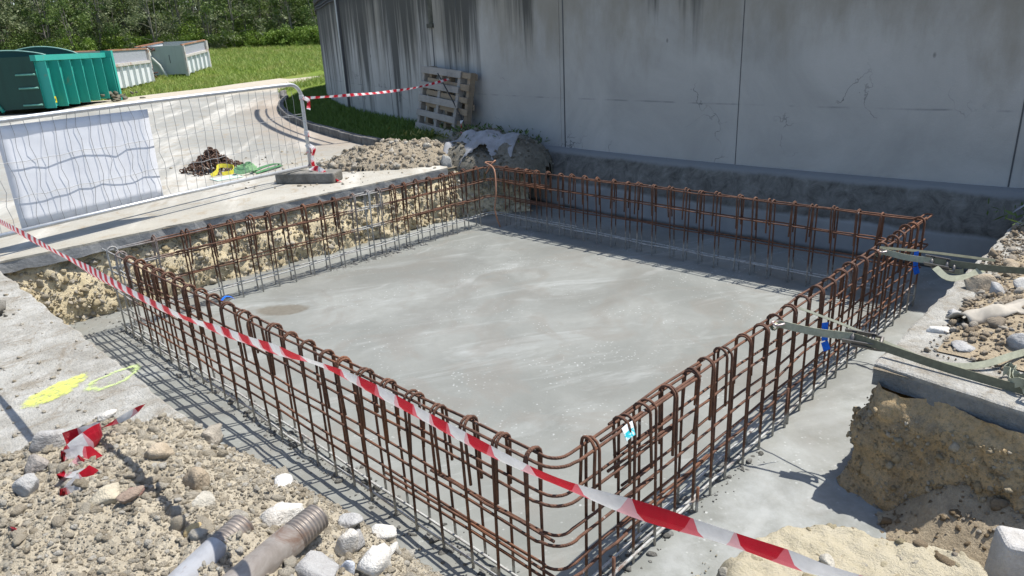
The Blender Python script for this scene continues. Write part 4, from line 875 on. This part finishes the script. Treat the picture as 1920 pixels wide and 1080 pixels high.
S(-.70, 1.12, (.07, .05, .04), m_stone('clay_lump', (.38, .34, .28, 1)), 19, 'crumbly lump at the far right crest of the near heap', .3, rough=.35)
S(-.92, 1.56, (.05, .032, .022), WH, 20, 'pale flake at the far edge of the near heap', .2)
S(-1.23, 1.14, (.05, .045, .035), m_stone('rose_grey', (.44, .40, .36, 1)), 21, 'rose grey stone behind the crumpled tape', 1.)
S(-1.02, .44, (.034, .028, .028), OCH, 22, 'small ochre stone right beside the shorter pipe', .4)
# crumpled tape in the rubble
tapeobj('barrier_tape', [(-1.25, .80, .825), (-1.16, .84, .845), (-1.24, .90, .84), (-1.12, .94, .855), (-1.21, 1.0, .85), (-1.10, 1.04, .865), (-1.18, 1.10, .86), (-1.08, 1.13, .875), (-1.04, 1.18, .87), (-1.13, 1.21, .86)], .07, (.6, -.5, .6), 50, .25, lambda t: 1.1 * math.sin(t * 14), 'crumpled red and white tape half buried beside the large grey stone', uvs=lambda t: 1.25)
tapeobj('barrier_tape', [(-1.10, 1.16, .885), (-1.02, 1.19, .875), (-.95, 1.21, .87), (-.88, 1.23, .875), (-.86, 1.24, .88)], .03, (.1, -.6, .8), 20, .1, lambda t: .5 * math.sin(t * 8), 'thin twisted tape strip running right along the crest of the heap')
tapeobj('barrier_tape', [(-1.43, .71, .82), (-1.40, .78, .82), (-1.36, .79, .84), (-1.385, .84, .83), (-1.34, .90, .83)], .07, (.7, -.4, .5), 24, .2, lambda t: 1.0 * math.sin(t * 9), 'scrap of red and white tape at the near left edge of the heap')
tapeobj('barrier_tape', [(-1.245, .80, .825), (-1.26, .76, .825), (-1.27, .73, .815)], .05, (.7, -.3, .6), 8, .1, None, 'tiny red tape end sticking out below the crumpled tape')

# ------------------------------------------------------------------ THREADED PIPES
def m_pipe(name, a, b, c_):
    t = Mat(name, .45, .5, .35); n = t.noise(9, 6, .7, dist=.5); col = t.mix(t.ramp(n, (.35, 0.), (.62, 1.)), a, b); col = t.mix(t.ramp(t.noise(5, 6, .75, dist=1.), (.55, 0.), (.66, .85)), col, c_)
    t.color(col); t.bump(t.noise(50, 5), .3, .004); return t.m
def pipe(end, direction, L_, R, m, label, seed):
    e = Vector(end); d = Vector(direction).normalized(); root = empty('steel_pipe', e); tag(root, label, 'pipe', 'threaded pipes on the heap')
    def ch(mb, nm, mm): o = mb.obj(nm, mm); o.parent = root; o.matrix_parent_inverse = Matrix.Translation(-e)
    pts = []; rad = []
    for i in range(2): pts.append(e + d * (.095 + (L_ - .095) * i)); rad.append(R)
    ch(MB().tube(pts, rad, 28, True), 'barrel', m)
    pts = []; rad = []; nth = 8
    for i in range(nth * 6 + 1):
        s = i / (nth * 6); pts.append(e + d * (.093 * s)); rad.append(R * (.90 + .06 * s) + .0017 * math.sin(2 * PI * nth * s))
    pts = [e + d * .08, e + d * .002] + pts; rad = [R * .66, R * .68] + rad
    ch(MB().tube(pts, rad, 28, False), 'thread', m_pipe('thread_steel', (.13, .11, .095, 1), (.27, .235, .205, 1), (.19, .125, .09, 1)))
    return root
pipe((-.765, .225, .842), (-.95, -.235, -.05), .9, .043, m_pipe('rusty_pipe_steel', (.22, .19, .165, 1), (.36, .33, .30, 1), (.19, .115, .08, 1)), 'longer rusty brown pipe with a ringed thread at its end', 1)
pipe((-.925, .345, .845), (-.93, -.37, -.06), .8, .041, m_pipe('grey_pipe_steel', (.26, .26, .27, 1), (.42, .43, .45, 1), (.24, .17, .13, 1)), 'shorter blue grey pipe with a worn threaded end, left of the rusty one', 2)

# ------------------------------------------------------------------ RIGHT-HAND RUBBLE, STRAPS
def rz_(x, y):
    d1 = min((-.62 - .0 - y) / .35, (x - 1.9) / .5, 1); d = max(0, min(1, d1))
    return P + .004 + .10 * d ** 1.2 * (.6 + .8 * abs(fbm(x, y, 0, 1.6, 4))) + .02 * fbm(x, y, 3, 8, 3) * d
tag(heightfield('soil_heap', lin(1.9, 5.6, .03), lin(-3.0, -.62, .03), rz_, MDIRT, keep=lambda x, y: rz_(x, y) > P + .006), 'brown loose soil spread over the right hand pavement', 'soil heap')
n = 6500; q = np.c_[rng.uniform(1.85, 5.3, n), -.5 - np.abs(rng.normal(0, .75, n))]; kk = (q[:, 1] > -2.6) & ((q[:, 1] < -.6) | (q[:, 0] > 3.3)) & (rng.random(n) < np.clip((q[:, 0] - 1.75) / .5, 0, 1)); q = q[kk]
rd = sizes(len(q), .0055, 2.2, .034, 10)
tag(clods('rubble', np.c_[q, np.array([max(P, rz_(a, b)) for a, b in q]) + rd * .3], rd, m_clod('right_clods', (.33, .26, .18, 1), (.46, .38, .28, 1), (.42, .35, .26, 1), (.57, .53, .46, 1)), .85, 18), 'brown and pale clods strewn on the right hand pavement', 'rubble', kind='stuff')
def SR(x, y, dims, m, seed, label, rz=0., z=None): S(x, y, dims, m, seed, label, rz, z=rz_(x, y) - .01 if z is None else z, dz=.45)
SR(2.96, -.60, (.10, .085, .075), TAN, 31, 'biggest tan boulder at the pit edge on the right hand pavement', .5)
SR(2.86, -.70, (.06, .045, .065), GR, 32, 'bluish grey stone leaning on the tan boulder', .9)
SR(2.98, -.82, (.10, .07, .05), WH, 33, 'flat white stone behind the grey cloth on the right', .3)
SR(2.45, -.60, (.05, .035, .03), GR, 34, 'small grey stone in front of the cloth on the right', .2)
SR(2.20, -.60, (.05, .07, .028), WH, 35, 'white flat stone alone on the right hand pavement', 1.)
SR(2.02, -.74, (.075, .055, .018), GR, 36, 'thin bluish slab fragment near the end of the strap', .3)
SR(2.12, -.93, (.06, .05, .055), GR, 37, 'grey cobble at the right border above the strap loops', .6)
SR(2.32, -.80, (.065, .05, .045), m_stone('mud_stone', (.30, .25, .19, 1)), 38, 'mud brown stone in the loose soil on the right', .6)
SR(3.45, -.66, (.07, .06, .045), TAN, 39, 'tan stone by the pit edge near the farther strap', 1.2)
SR(2.35, -1.0, (.06, .035, .03), WH, 40, 'pale oblong stone half sunk in the soil on the right', .2)
# grey cloth
V = []; nu, nv = 30, 8
for j in range(nv):
    for i in range(nu):
        s, t = i / (nu - 1), j / (nv - 1); x, y = 2.30 + .55 * s + .07 * t, -.64 - .42 * s + .13 * (t - .5) * (1 - .5 * s)
        V.append((x, y, P + .03 + .035 * math.sin(PI * t) + .05 * s + .012 * math.sin(s * 8 + t * 4) + .03 * fbm(x, y, 0, 9, 3)))
clo = link('cloth', npmesh('cloth', V, [(j * nu + i, j * nu + i + 1, (j + 1) * nu + i + 1, (j + 1) * nu + i) for j in range(nv - 1) for i in range(nu - 1)], True), plain('dusty_cloth', (.36, .33, .28, 1), .95, var=.25, nsc=9)); clo.modifiers.new('th', 'SOLIDIFY').thickness = .01
tag(clo, 'dusty grey cloth strip lying on the right hand rubble', 'cloth')
V = []
for j in range(10):
    for i in range(12):
        s, t = i / 11, j / 9; x, y = 4.75 + .5 * s, -.42 - .35 * t - .15 * s; V.append((x, y, P + .04 + .22 * t + .05 * math.sin(4 * s + 3 * t)))
g2 = link('geotextile', npmesh('geotextile', V, [(j * 12 + i, j * 12 + i + 1, (j + 1) * 12 + i + 1, (j + 1) * 12 + i) for j in range(9) for i in range(11)], True), plain('grey_sheet', (.33, .34, .37, 1), .9, var=.3, nsc=5)); g2.modifiers.new('th', 'SOLIDIFY').thickness = .006
tag(g2, 'grey sheet folded against the tank at the far right', 'geotextile')
weeds('weeds', [(4.75, -.55, .64), (4.6, -.65, .64)], 40, .1, MWEED, 'small green weeds by the grey sheet at the far right')
# white kerb piece, lower right corner
ks = MB().box(-.07, .07, -.16, .16, -.1, .36).obj('kerb_stone', m_stone('pale_kerb', (.55, .54, .52, 1), (.34, .32, .29, 1), 5.)); ks.location = (1.10, -1.245, .0); ks.rotation_euler = (.06, .05, .45); bevel(ks, .02, 3)
tag(ks, 'pale concrete kerb stone on end in the lower right corner', 'kerb stone')
S(.93, -.80, (.09, .05, .05), MBRN, 41, 'brown stone in the hollow behind the yellow mound', .4, z=.06); S(.98, -.95, (.06, .05, .04), m_stone('slate', (.13, .13, .14, 1)), 42, 'dark slate stone right of the yellow mound', .4, z=.07)
S(.60, -.70, (.035, .03, .025), m_stone('mound_stone', (.50, .47, .40, 1)), 43, 'grey stone embedded in the top of the yellow mound', .4, z=dirtz(.60, -.70))
S(.36, -.44, (.035, .025, .025), m_stone('mound_edge', (.33, .31, .26, 1)), 44, 'grey stone at the pit side edge of the yellow mound', .4, z=dirtz(.38, -.44))
# ratchet straps
MST = plain('shaded_khaki_webbing', (.15, .15, .105, 1), .85, var=.2, nsc=40); MSL = plain('pale_webbing', (.34, .345, .255, 1), .8, var=.2, nsc=40); MRAT = plain('ratchet_steel', (.16, .15, .14, 1), .5, .5, .5)  # darker khaki of the long straps includes the shade on their upright face
def strap(name, a, rat, b, label, w_=.038, tail=None, seed=0):
    a, rat, b = Vector(a), Vector(rat), Vector(b); d = (rat - a).normalized(); root = empty(name, rat); tag(root, label, 'strap')
    def ch(mb, nm, mm):
        o = mb.obj(nm, mm); o.parent = root; o.matrix_parent_inverse = Matrix.Translation(-rat); return o
    wd = (.12, 0, 1.)
    ch(MB().ribbon(curve([a, a.lerp(rat, .5) - Vector((.004, 0, .008)), rat], 8), w_, [wd] * 10, .004), 'short_strap', MSL)
    ch(MB().ribbon(curve([rat, rat.lerp(b, .5) - Vector((.004, 0, .01)), b], 10), w_, [wd] * 12, .004), 'long_strap', MST)
    # loop round the bar
    lp = [(a.x + .0, .011 + .018 * math.cos(t), a.z - .02 + .018 * math.sin(t)) for t in lin(-1.5, 4.5, .5)]
    ch(MB().ribbon(lp, w_ * .8, [(1, 0, 0)] * len(lp), .003), 'loop', MSL)
    lc = MB(); lc.tube(curve([(a.x - .03, -.01, a.z), (a.x, -.035, a.z + .005), (a.x + .035, -.012, a.z), (a.x + .01, .03, a.z - .005), (a.x - .03, -.01, a.z)], 16), .006, 6); ch(lc, 'hook', plain('hook_steel', (.5, .42, .40, 1), .4, .5, .4))
    X = lambda p: rat + d * p[0] + Vector((.75, .1, .65)).normalized() * p[1] + d.cross(Vector((.75, .1, .65)).normalized()) * p[2]
    h = MB()
    for s_ in (-1, 1): h.box(-.04, .10, s_ * .028 - .002, s_ * .028 + .002, -.016, .016, X)
    h.tube([X((0, -.03, 0)), X((0, .03, 0))], .011, 8); h.tube([X((.085, -.03, .0)), X((.085, .03, .0))], .008, 8)
    ch(h, 'ratchet_frame', MRAT)
    h2 = MB(); 
    for s_ in (-1, 1): h2.box(.0, .12, s_ * .034 - .002, s_ * .034 + .002, -.03, -.012, X)
    h2.tube([X((.12, -.036, -.021)), X((.12, .036, -.021))], .009, 8); ch(h2, 'ratchet_handle', MRAT)
    lpp = [X((.02 + .075 * (1 - math.cos(t)), 0, -.03 - .045 * math.sin(t))) for t in lin(.2, 2.9, .3)]; ch(MB().ribbon(lpp, w_ * .8, [wd] * len(lpp), .003), 'slack_loop', MSL)
    return root
strap('ratchet_strap', (1.675, -.005, .675), (1.755, -.335, .665), (1.69, -1.15, .632), 'nearer khaki ratchet strap tying the cage to the block corner')
strap('ratchet_strap', (3.19, -.005, .675), (3.16, -.30, .672), (3.23, -.95, .70), 'farther khaki ratchet strap tying the cage to the right hand pavement')
mb = MB(); mb.ribbon(curve([(1.93, .0, .68), (1.88, -.2, .672), (1.84, -.37, .66), (1.775, -.66, .632), (1.79, -.76, .628), (1.85, -.85, .64), (1.95, -.92, .66), (2.12, -.985, .65)], 40), [.012] * 17 + [.03] * 30, [(.7, .1, .6)] * 50, .004)
loops(mb, (1.74, -1.0, .655), .055, 1.4, .04, 18, .0, .7, .003, .6, 3); loops(mb, (1.66, -1.08, .66), .06, 1.2, .042, 18, .02, .8, .003, 1.1, 5); loops(mb, (1.83, -.95, .645), .03, 1.2, .03, 14, .01, .8, .002, .2, 6)
tag(mb.obj('strap', MSL), 'loose pale strap tail running beside the nearer strap into a tangle of loops', 'strap')
mb = MB(); mb.ribbon(curve([(3.08, -.34, .66), (3.05, -.42, .62), (3.10, -.50, .625), (3.2, -.56, .66)], 14), .04, [(.7, .1, .6)] * 16, .004)
tag(mb.obj('strap', MSL), 'slack end hanging in a curve under the farther ratchet', 'strap')
mb = MB(); mb.ribbon(curve([(3.22, .02, .69), (3.25, -.28, .70), (3.28, -.6, .70)], 12), .018, [(.7, .1, .6)] * 14, .004)
tag(mb.obj('strap', MST), 'thin upper run of the farther strap above its ratchet', 'strap')
for (x, y, z, lb_) in ((1.765, -.20, .655, 'blue tag dangling from the nearer strap'), (3.20, -.20, .66, 'blue tag dangling from the farther strap')):
    mb = MB(); mb.ribbon([(0, 0, .045), (.002, .0, 0), (.004, -.006, -.05)], .032, [(.8, -.6, 0)] * 3, .002); mb.ribbon([(.0, -.006, -.055), (.008, -.02, -.10)], .036, [(.75, -.6, .2)] * 2, .002)
    tag(mb.obj('tag', MBLUE, None, (x, y, z)), lb_, 'tag')

# ------------------------------------------------------------------ SKIPS (open roll-off containers)
GREEN = m_paint_steel('green_skip_paint', (.03, .36, .29, 1), .33, 1.4, (.2, .16, .08, 1)); GREENSH = m_paint_steel('shaded_green_paint', (.008, .055, .042, 1), .25, 1.2, (.12, .13, .07, 1))  # second green is the same paint with the end's shade in its colour
WHITE = m_paint_steel('white_skip_paint', (.74, .76, .76, 1), .33, 1.6); RUSTP = m_paint_steel('rusted_white_paint', (.58, .54, .50, 1), .42, 2.5); GREYM = plain('wire_side', (.30, .31, .34, 1), .6, var=.25, nsc=20); WHITESH = m_paint_steel('shaded_white_paint', (.40, .43, .40, 1), .33, 1.2)  # grey for the white skips' ends has their shade painted in
def skip(A, B, Wd, h, kind, nrib, label):
    A, B = Vector((A[0], A[1], 0)), Vector((B[0], B[1], 0)); L_ = (B - A).length; u = (B - A).normalized(); v = Vector((-u.y, u.x, 0))
    zA, zB = terrain(A.x, A.y), terrain(B.x, B.y); root = empty('skip', (A.x, A.y, zA)); tag(root, label, 'skip', 'skips standing on the grass')
    X = lambda p: A + u * p[0] + v * p[1] + Vector((0, 0, zA + (zB - zA) * p[0] / L_ + p[2]))
    def ch(mb, nm, mm, bv=0): o = mb.obj(nm, mm); o.parent = root; o.matrix_parent_inverse = Matrix.Translation(-root.location); return o
    body, endm, top = (GREEN, GREENSH, GREEN) if kind == 'green' else (WHITE, WHITESH, RUSTP)
    z0 = .16; split = .60 * h if kind != 'green' else h - .16
    ch(MB().box(0, L_, 0, .04, z0, split, X), 'side_panel', body)
    ch(MB().box(.02, L_ - .02, Wd - .04, Wd, z0, h - .02, X), 'side_panel', body)
    ch(MB().box(0, L_, .05, Wd - .05, z0, z0 + .06, X), 'floor', endm)
    ch(MB().box(-.04, -.001, 0, Wd, z0, h - .03, X), 'end_panel', endm)
    ch(MB().box(L_ + .001, L_ + .04, 0, Wd, z0, h - .03, X), 'end_panel', endm)
    for i in range(nrib):
        x = .06 + (L_ - .2) * i / (nrib - 1) * (1 if kind != 'green' else 1)
        rd_ = .27 if kind == 'green' else .12; e_ = .012 if kind == 'green' else .035; wr_ = .05 if kind == 'green' else .12
        ch(MB().add([X(p) for p in ((x, -.001, z0 - .02), (x + e_, -rd_, z0 - .02), (x + wr_ - e_, -rd_, z0 - .02), (x + wr_, -.001, z0 - .02), (x, -.001, split - .02), (x + e_, -rd_, split - .02), (x + wr_ - e_, -rd_, split - .02), (x + wr_, -.001, split - .02))], [(0, 1, 5, 4), (1, 2, 6, 5), (2, 3, 7, 6), (4, 5, 6, 7), (3, 2, 1, 0)]), 'rib', body)
    if kind == 'green':
        ch(MB().box(-.05, L_ + .02, -.10, .05, split, h, X), 'top_rail', top)
        ch(MB().box(L_ - .02, L_ + .13, -.29, .06, .0, h + .06, X), 'corner_post', top)
        for xs_, hh in ((.9, .17), (2.9, .27)):      # arched bulkheads inside
            V = []; n = 18
            for k_ in range(n + 1): y = .06 + (Wd - .12) * k_ / n; V += [(xs_, y, h - .4), (xs_, y, h - .02 + hh * math.sin(PI * k_ / n) ** .8)]
            V2 = [X(p) for p in V] + [X((p[0] + .05, p[1], p[2])) for p in V]; m_ = len(V); F = []
            for k_ in range(n): a_ = 2 * k_; F += [(a_, a_ + 1, a_ + 3, a_ + 2), (a_ + m_, a_ + 2 + m_, a_ + 3 + m_, a_ + 1 + m_), (a_ + 1, a_ + 1 + m_, a_ + 3 + m_, a_ + 3)]
            ch(MB().add(V2, F), 'arched_panel', m_paint_steel('shaded_inside_green', (.01, .075, .07, 1), .25))  # dark interior shade is put into this panel colour
            ch(MB().tube([X((xs_ - .01, .06 + (Wd - .12) * k_ / n, h - .01 + hh * math.sin(PI * k_ / n) ** .8)) for k_ in range(n + 1)], .022, 5), 'arch_tube', plain('pale_green_edge', (.25, .42, .36, 1), .5))
        for z_ in (.45 * h, .68 * h, .16 * h): ch(MB().tube([X((-.06, .02, z_)), X((-.06, .55, z_))], .028, 6), 'hinge_bar', plain('hinge_green', (.12, .32, .26, 1), .5))
        ch(MB().tube([X((-.07, Wd * .62, h * .5)), X((-.07, Wd * .45, .1))], .05, 6), 'end_strut', GREEN)
        ch(MB().box(.40, .72, -.012, -.003, z0 + .10, z0 + .28, X), 'sticker', plain('yellow_sticker', (.75, .62, .03, 1), .5))
        dk = plain('sticker_print', (.05, .045, .03, 1), .6); st = MB()
        for i_, (a_, b_) in enumerate(((.44, .49), (.505, .54), (.555, .60), (.615, .66))): st.box(a_, b_, -.015, -.0125, z0 + .15, z0 + .15 + (.08, .06, .09, .07)[i_], X)
        ch(st, 'sticker_print', dk)
    else:
        ch(MB().box(0, L_, -.10, .05, split, split + .12, X), 'waist_rail', top)
        ch(MB().box(.05, L_ - .05, .0, .03, split + .12, h - .06, X), 'mesh_side', GREYM)
        ch(MB().box(-.03, L_ + .03, -.04, .08, h - .06, h + .01, X), 'top_rail', m_paint_steel('rust_rail', (.45, .36, .30, 1), .6, 2.))
        ch(MB().box(-.03, L_ + .03, Wd - .08, Wd + .04, h - .06, h + .01, X), 'top_rail', m_paint_steel('rust_rail', (.30, .12, .07, 1), .6, 2.))
        for x in (-.03, L_ - .14, L_ + .02): ch(MB().box(x, x + .11, -.11, .07, split + .12 if x > 1 and x < L_ else .05, h - .06, X), 'post', RUSTP)
        rj = random.Random(int(L_ * 10)); mbj = MB()
        for i_ in range(9): a_ = Vector(X((-.10 if kind == 'white far' else L_ + .1, rj.uniform(Wd * .55, Wd) if kind == 'white far' else rj.uniform(-.15, .05), h * rj.uniform(.8, 1) if kind == 'white far' else rj.uniform(.1, h * .8)))); mbj.tube([a_, a_ + Vector((rj.uniform(-.2, .2), rj.uniform(-.2, .2), rj.uniform(-.2, .2)))], .035, 5)
        ch(mbj, 'hinge_chain', plain('rust_hinge', (.11, .055, .04, 1), .9, nsc=9))
        if kind == 'white far':
            ch(MB().tube([X(p) for p in ((-.14, Wd * .72, h - .1), (-.16, Wd * .68, h * .66), (-.2, Wd * .52, h * .4), (-.22, Wd * .42, .15), (-.22, Wd * .42, .0))], .075, 8), 'bent_tube', plain('pale_tube', (.46, .47, .42, 1), .6))
            ch(MB().box(-.055, -.042, Wd * .3, Wd * .31, h * .45, h * .7, X), 'scratch', MJ)
    return root
skip((4.18, 23.08), (7.10, 26.55), 2.5, 1.62, 'green', 7, 'teal green ribbed skip nearest the fence, with arched panels inside')
skip((9.07, 32.26), (12.55, 37.6), 2.4, 1.75, 'white', 7, 'rust stained white skip directly behind the green one')
skip((15.32, 39.98), (17.85, 42.75), 2.5, 1.70, 'white far', 6, 'farthest white skip showing its shaded grey end and a bent tube')
tag(clods('scrap', np.c_[rng.normal(7.2, .25, 30), rng.normal(26.2, .25, 30), rng.uniform(.62, .9, 30)], rng.uniform(.04, .12, 30), plain('scrap_steel', (.12, .11, .08, 1), .8, nsc=10), .7, 21), 'small pile of scrap at the far foot of the green skip', 'scrap', kind='stuff')

# ------------------------------------------------------------------ WOOD AND HEDGE
BARK = m_stone('bark', (.24, .225, .19, 1), (.10, .095, .08, 1), 3.)
LEAFS = [m_leaf('leaf_dark', (.055, .10, .026, 1), (.12, .18, .05, 1)), m_leaf('leaf_mid', (.08, .13, .03, 1), (.17, .23, .065, 1)), m_leaf('leaf_grey', (.11, .14, .065, 1), (.21, .24, .12, 1)), m_leaf('leaf_fresh', (.10, .17, .025, 1), (.22, .32, .055, 1))]
def leafmesh(name, centers, rads, per, size, flat=.75):
    n = len(centers) * per; C_ = np.repeat(np.array(centers), per, 0); R_ = np.repeat(np.array(rads), per)
    d = rng.normal(size=(n, 3)); d /= np.linalg.norm(d, axis=1)[:, None]; d *= (rng.random(n) ** .45)[:, None]; p = C_ + d * R_[:, None] * np.array([1, 1, flat])
    a = rng.normal(size=(n, 3)); a /= np.linalg.norm(a, axis=1)[:, None]; b = np.cross(a, rng.normal(size=(n, 3))); b /= np.linalg.norm(b, axis=1)[:, None]
    s = (size * rng.uniform(.5, 1.3, n))[:, None]; a *= s; b *= s * .55
    return npmesh(name, np.stack([p - a, p - b * .9, p + a, p + b], 1).reshape(-1, 3), np.arange(4 * n).reshape(n, 4))
def treeproto(seed, h, lm, dens):
    r = random.Random(seed); tr = MB(); base = [(0, 0, -.3)]; x = y = 0; lean = (r.uniform(-.1, .1), r.uniform(-.1, .1))
    for i in range(1, 9): x += lean[0] * h / 8 + r.gauss(0, .06); y += lean[1] * h / 8 + r.gauss(0, .06); base.append((x, y, h * .85 * i / 8))
    tr.tube(base, [.075 * (1 - .8 * i / 8) * h / 9 for i in range(9)], 6)
    cs = []; rs = []
    for k_ in range(r.randint(1, 2)):   # sister stems
        dx, dy = r.uniform(-.9, .9), r.uniform(-.9, .9); tr.tube([(0, 0, 0), (dx * .5, dy * .5, h * .22), (dx, dy, h * .55), (dx * 1.3, dy * 1.2, h * .8)], [.055, .045, .03, .012], 5)
    for k_ in range(22):
        f_ = r.uniform(.04, 1.) ** 1.15; i = int(f_ * 8); p = base[min(8, i)]; a = r.uniform(0, 2 * PI); l = h * r.uniform(.1, .26) * (1.15 - .6 * f_); e = (p[0] + math.cos(a) * l, p[1] + math.sin(a) * l, p[2] + l * r.uniform(.15, .75))
        tr.tube([p, ((p[0] + e[0]) / 2, (p[1] + e[1]) / 2, (p[2] + e[2]) / 2 + .1), e], [.024, .016, .007], 4, False)
        for q_ in range(dens + 1): cs.append((e[0] + r.gauss(0, .35), e[1] + r.gauss(0, .35), e[2] + r.gauss(0, .3))); rs.append(r.uniform(.28, .62))
    tm = tr.mesh('trunk'); tm.materials.append(BARK); lv = leafmesh('crown', cs, rs, 34, .115); lv.materials.append(lm); return tm, lv
protos = [treeproto(s, hh, LEAFS[li], dn) for s, hh, li, dn in ((1, 9, 0, 3), (2, 8.5, 1, 3), (3, 10, 2, 2), (4, 9, 0, 4), (5, 7.5, 2, 3), (6, 8, 1, 4))]
klab = ['dark green slender tree in the wood behind the hedge', 'mid green leafy tree in the wood behind the hedge', 'tall grey green tree with bare pale stems in the wood', 'dense very dark tree filling the wood behind the skips', 'low grey twiggy tree at the front of the wood', 'bushy mid green tree with two stems in the wood']
rt = random.Random(11)
def plant(x, y, k_, s):
    e = empty('tree', (x, y, terrain(x, y) - .05), rt.uniform(0, 6.28)); e.scale = (s, s, s * rt.uniform(.9, 1.1)); tag(e, klab[k_], 'tree', 'trees of the wood')
    for nm, me in zip(('trunk', 'crown'), protos[k_]): o = bpy.data.objects.new(nm, me); COL.objects.link(o); o.parent = e
for row, (dist, cnt) in enumerate(((73, 18), (79, 20), (85, 22), (92, 24), (100, 24))):
    for i in range(cnt):
        a = 1.0 + (1.52 - 1.0) * (i + rt.uniform(.1, .9)) / cnt; d = dist + rt.uniform(-2.5, 2.5)
        plant(-1.5 + d * math.cos(a), -1.3 + d * math.sin(a), rt.choice((0, 1, 2, 3, 4, 5) if row else (2, 4, 1, 0, 5)), rt.uniform(.85, 1.2) * (1 + .06 * row))
def bush(x, y, r_, h, m, label, name='bush', n=26, per=60, size=.10):
    cs = []; rs = []
    for _ in range(n): a = rt.uniform(0, 6.28); q_ = r_ * math.sqrt(rt.random()); cs.append((math.cos(a) * q_, math.sin(a) * q_, h * rt.uniform(.1, .85) * (1 - .4 * (q_ / r_) ** 2))); rs.append(rt.uniform(.25, .5) * h / 1.6)
    o = link(name, leafmesh(name, cs, rs, per, size), m, None, (x, y, terrain(x, y) - .05)); return tag(o, label, 'bush')
# hedge: one continuous clipped mass
cs = []; rs = []; HP = [(20.5, 70.5), (24.7, 68), (31.2, 62.6), (34.5, 58.4), (38, 54)]
hp = curve([(x, y, 0) for x, y in HP], 90)
for i, p in enumerate(hp):
    for _ in range(9):
        hh = (1.15 + .35 * math.sin(i * .35) ** 2 + (.35 if i > 55 else 0)) ; cs.append((p.x + rt.gauss(0, .55), p.y + rt.gauss(0, .55), terrain(p.x, p.y) + hh * rt.uniform(.1, .88))); rs.append(rt.uniform(.3, .5))
hd = link('hedge', leafmesh('hedge', cs, rs, 46, .09), LEAFS[3]); tag(hd, 'long bright green hedge closing off the far side of the lawn', 'hedge')
for x, y, r_, h, li, lb_ in ((17.6, 68, 2.0, 2.0, 3, 'fresh green bush behind the farthest white skip'), (14.5, 69.5, 2.2, 2.6, 1, 'mid green bush behind the middle white skip'), (10.5, 70, 2.2, 2.4, 0, 'dark green bush behind the green skip'), (6.0, 68.5, 2.4, 2.6, 1, 'mid green bush at the left end of the scrub'), (21.0, 71.5, 1.8, 3.4, 1, 'taller round bush rising over the hedge near its left end'), (27.8, 68.5, 1.6, 3.0, 3, 'bright bush rising over the middle of the hedge'), (31.5, 66, 1.9, 3.0, 3, 'rounded bright bush over the right part of the hedge'), (2.5, 66, 2.2, 2.8, 2, 'grey green bush at the far left of the photo')):
    bush(x, y, r_, h, LEAFS[li], lb_, n=34, per=70)
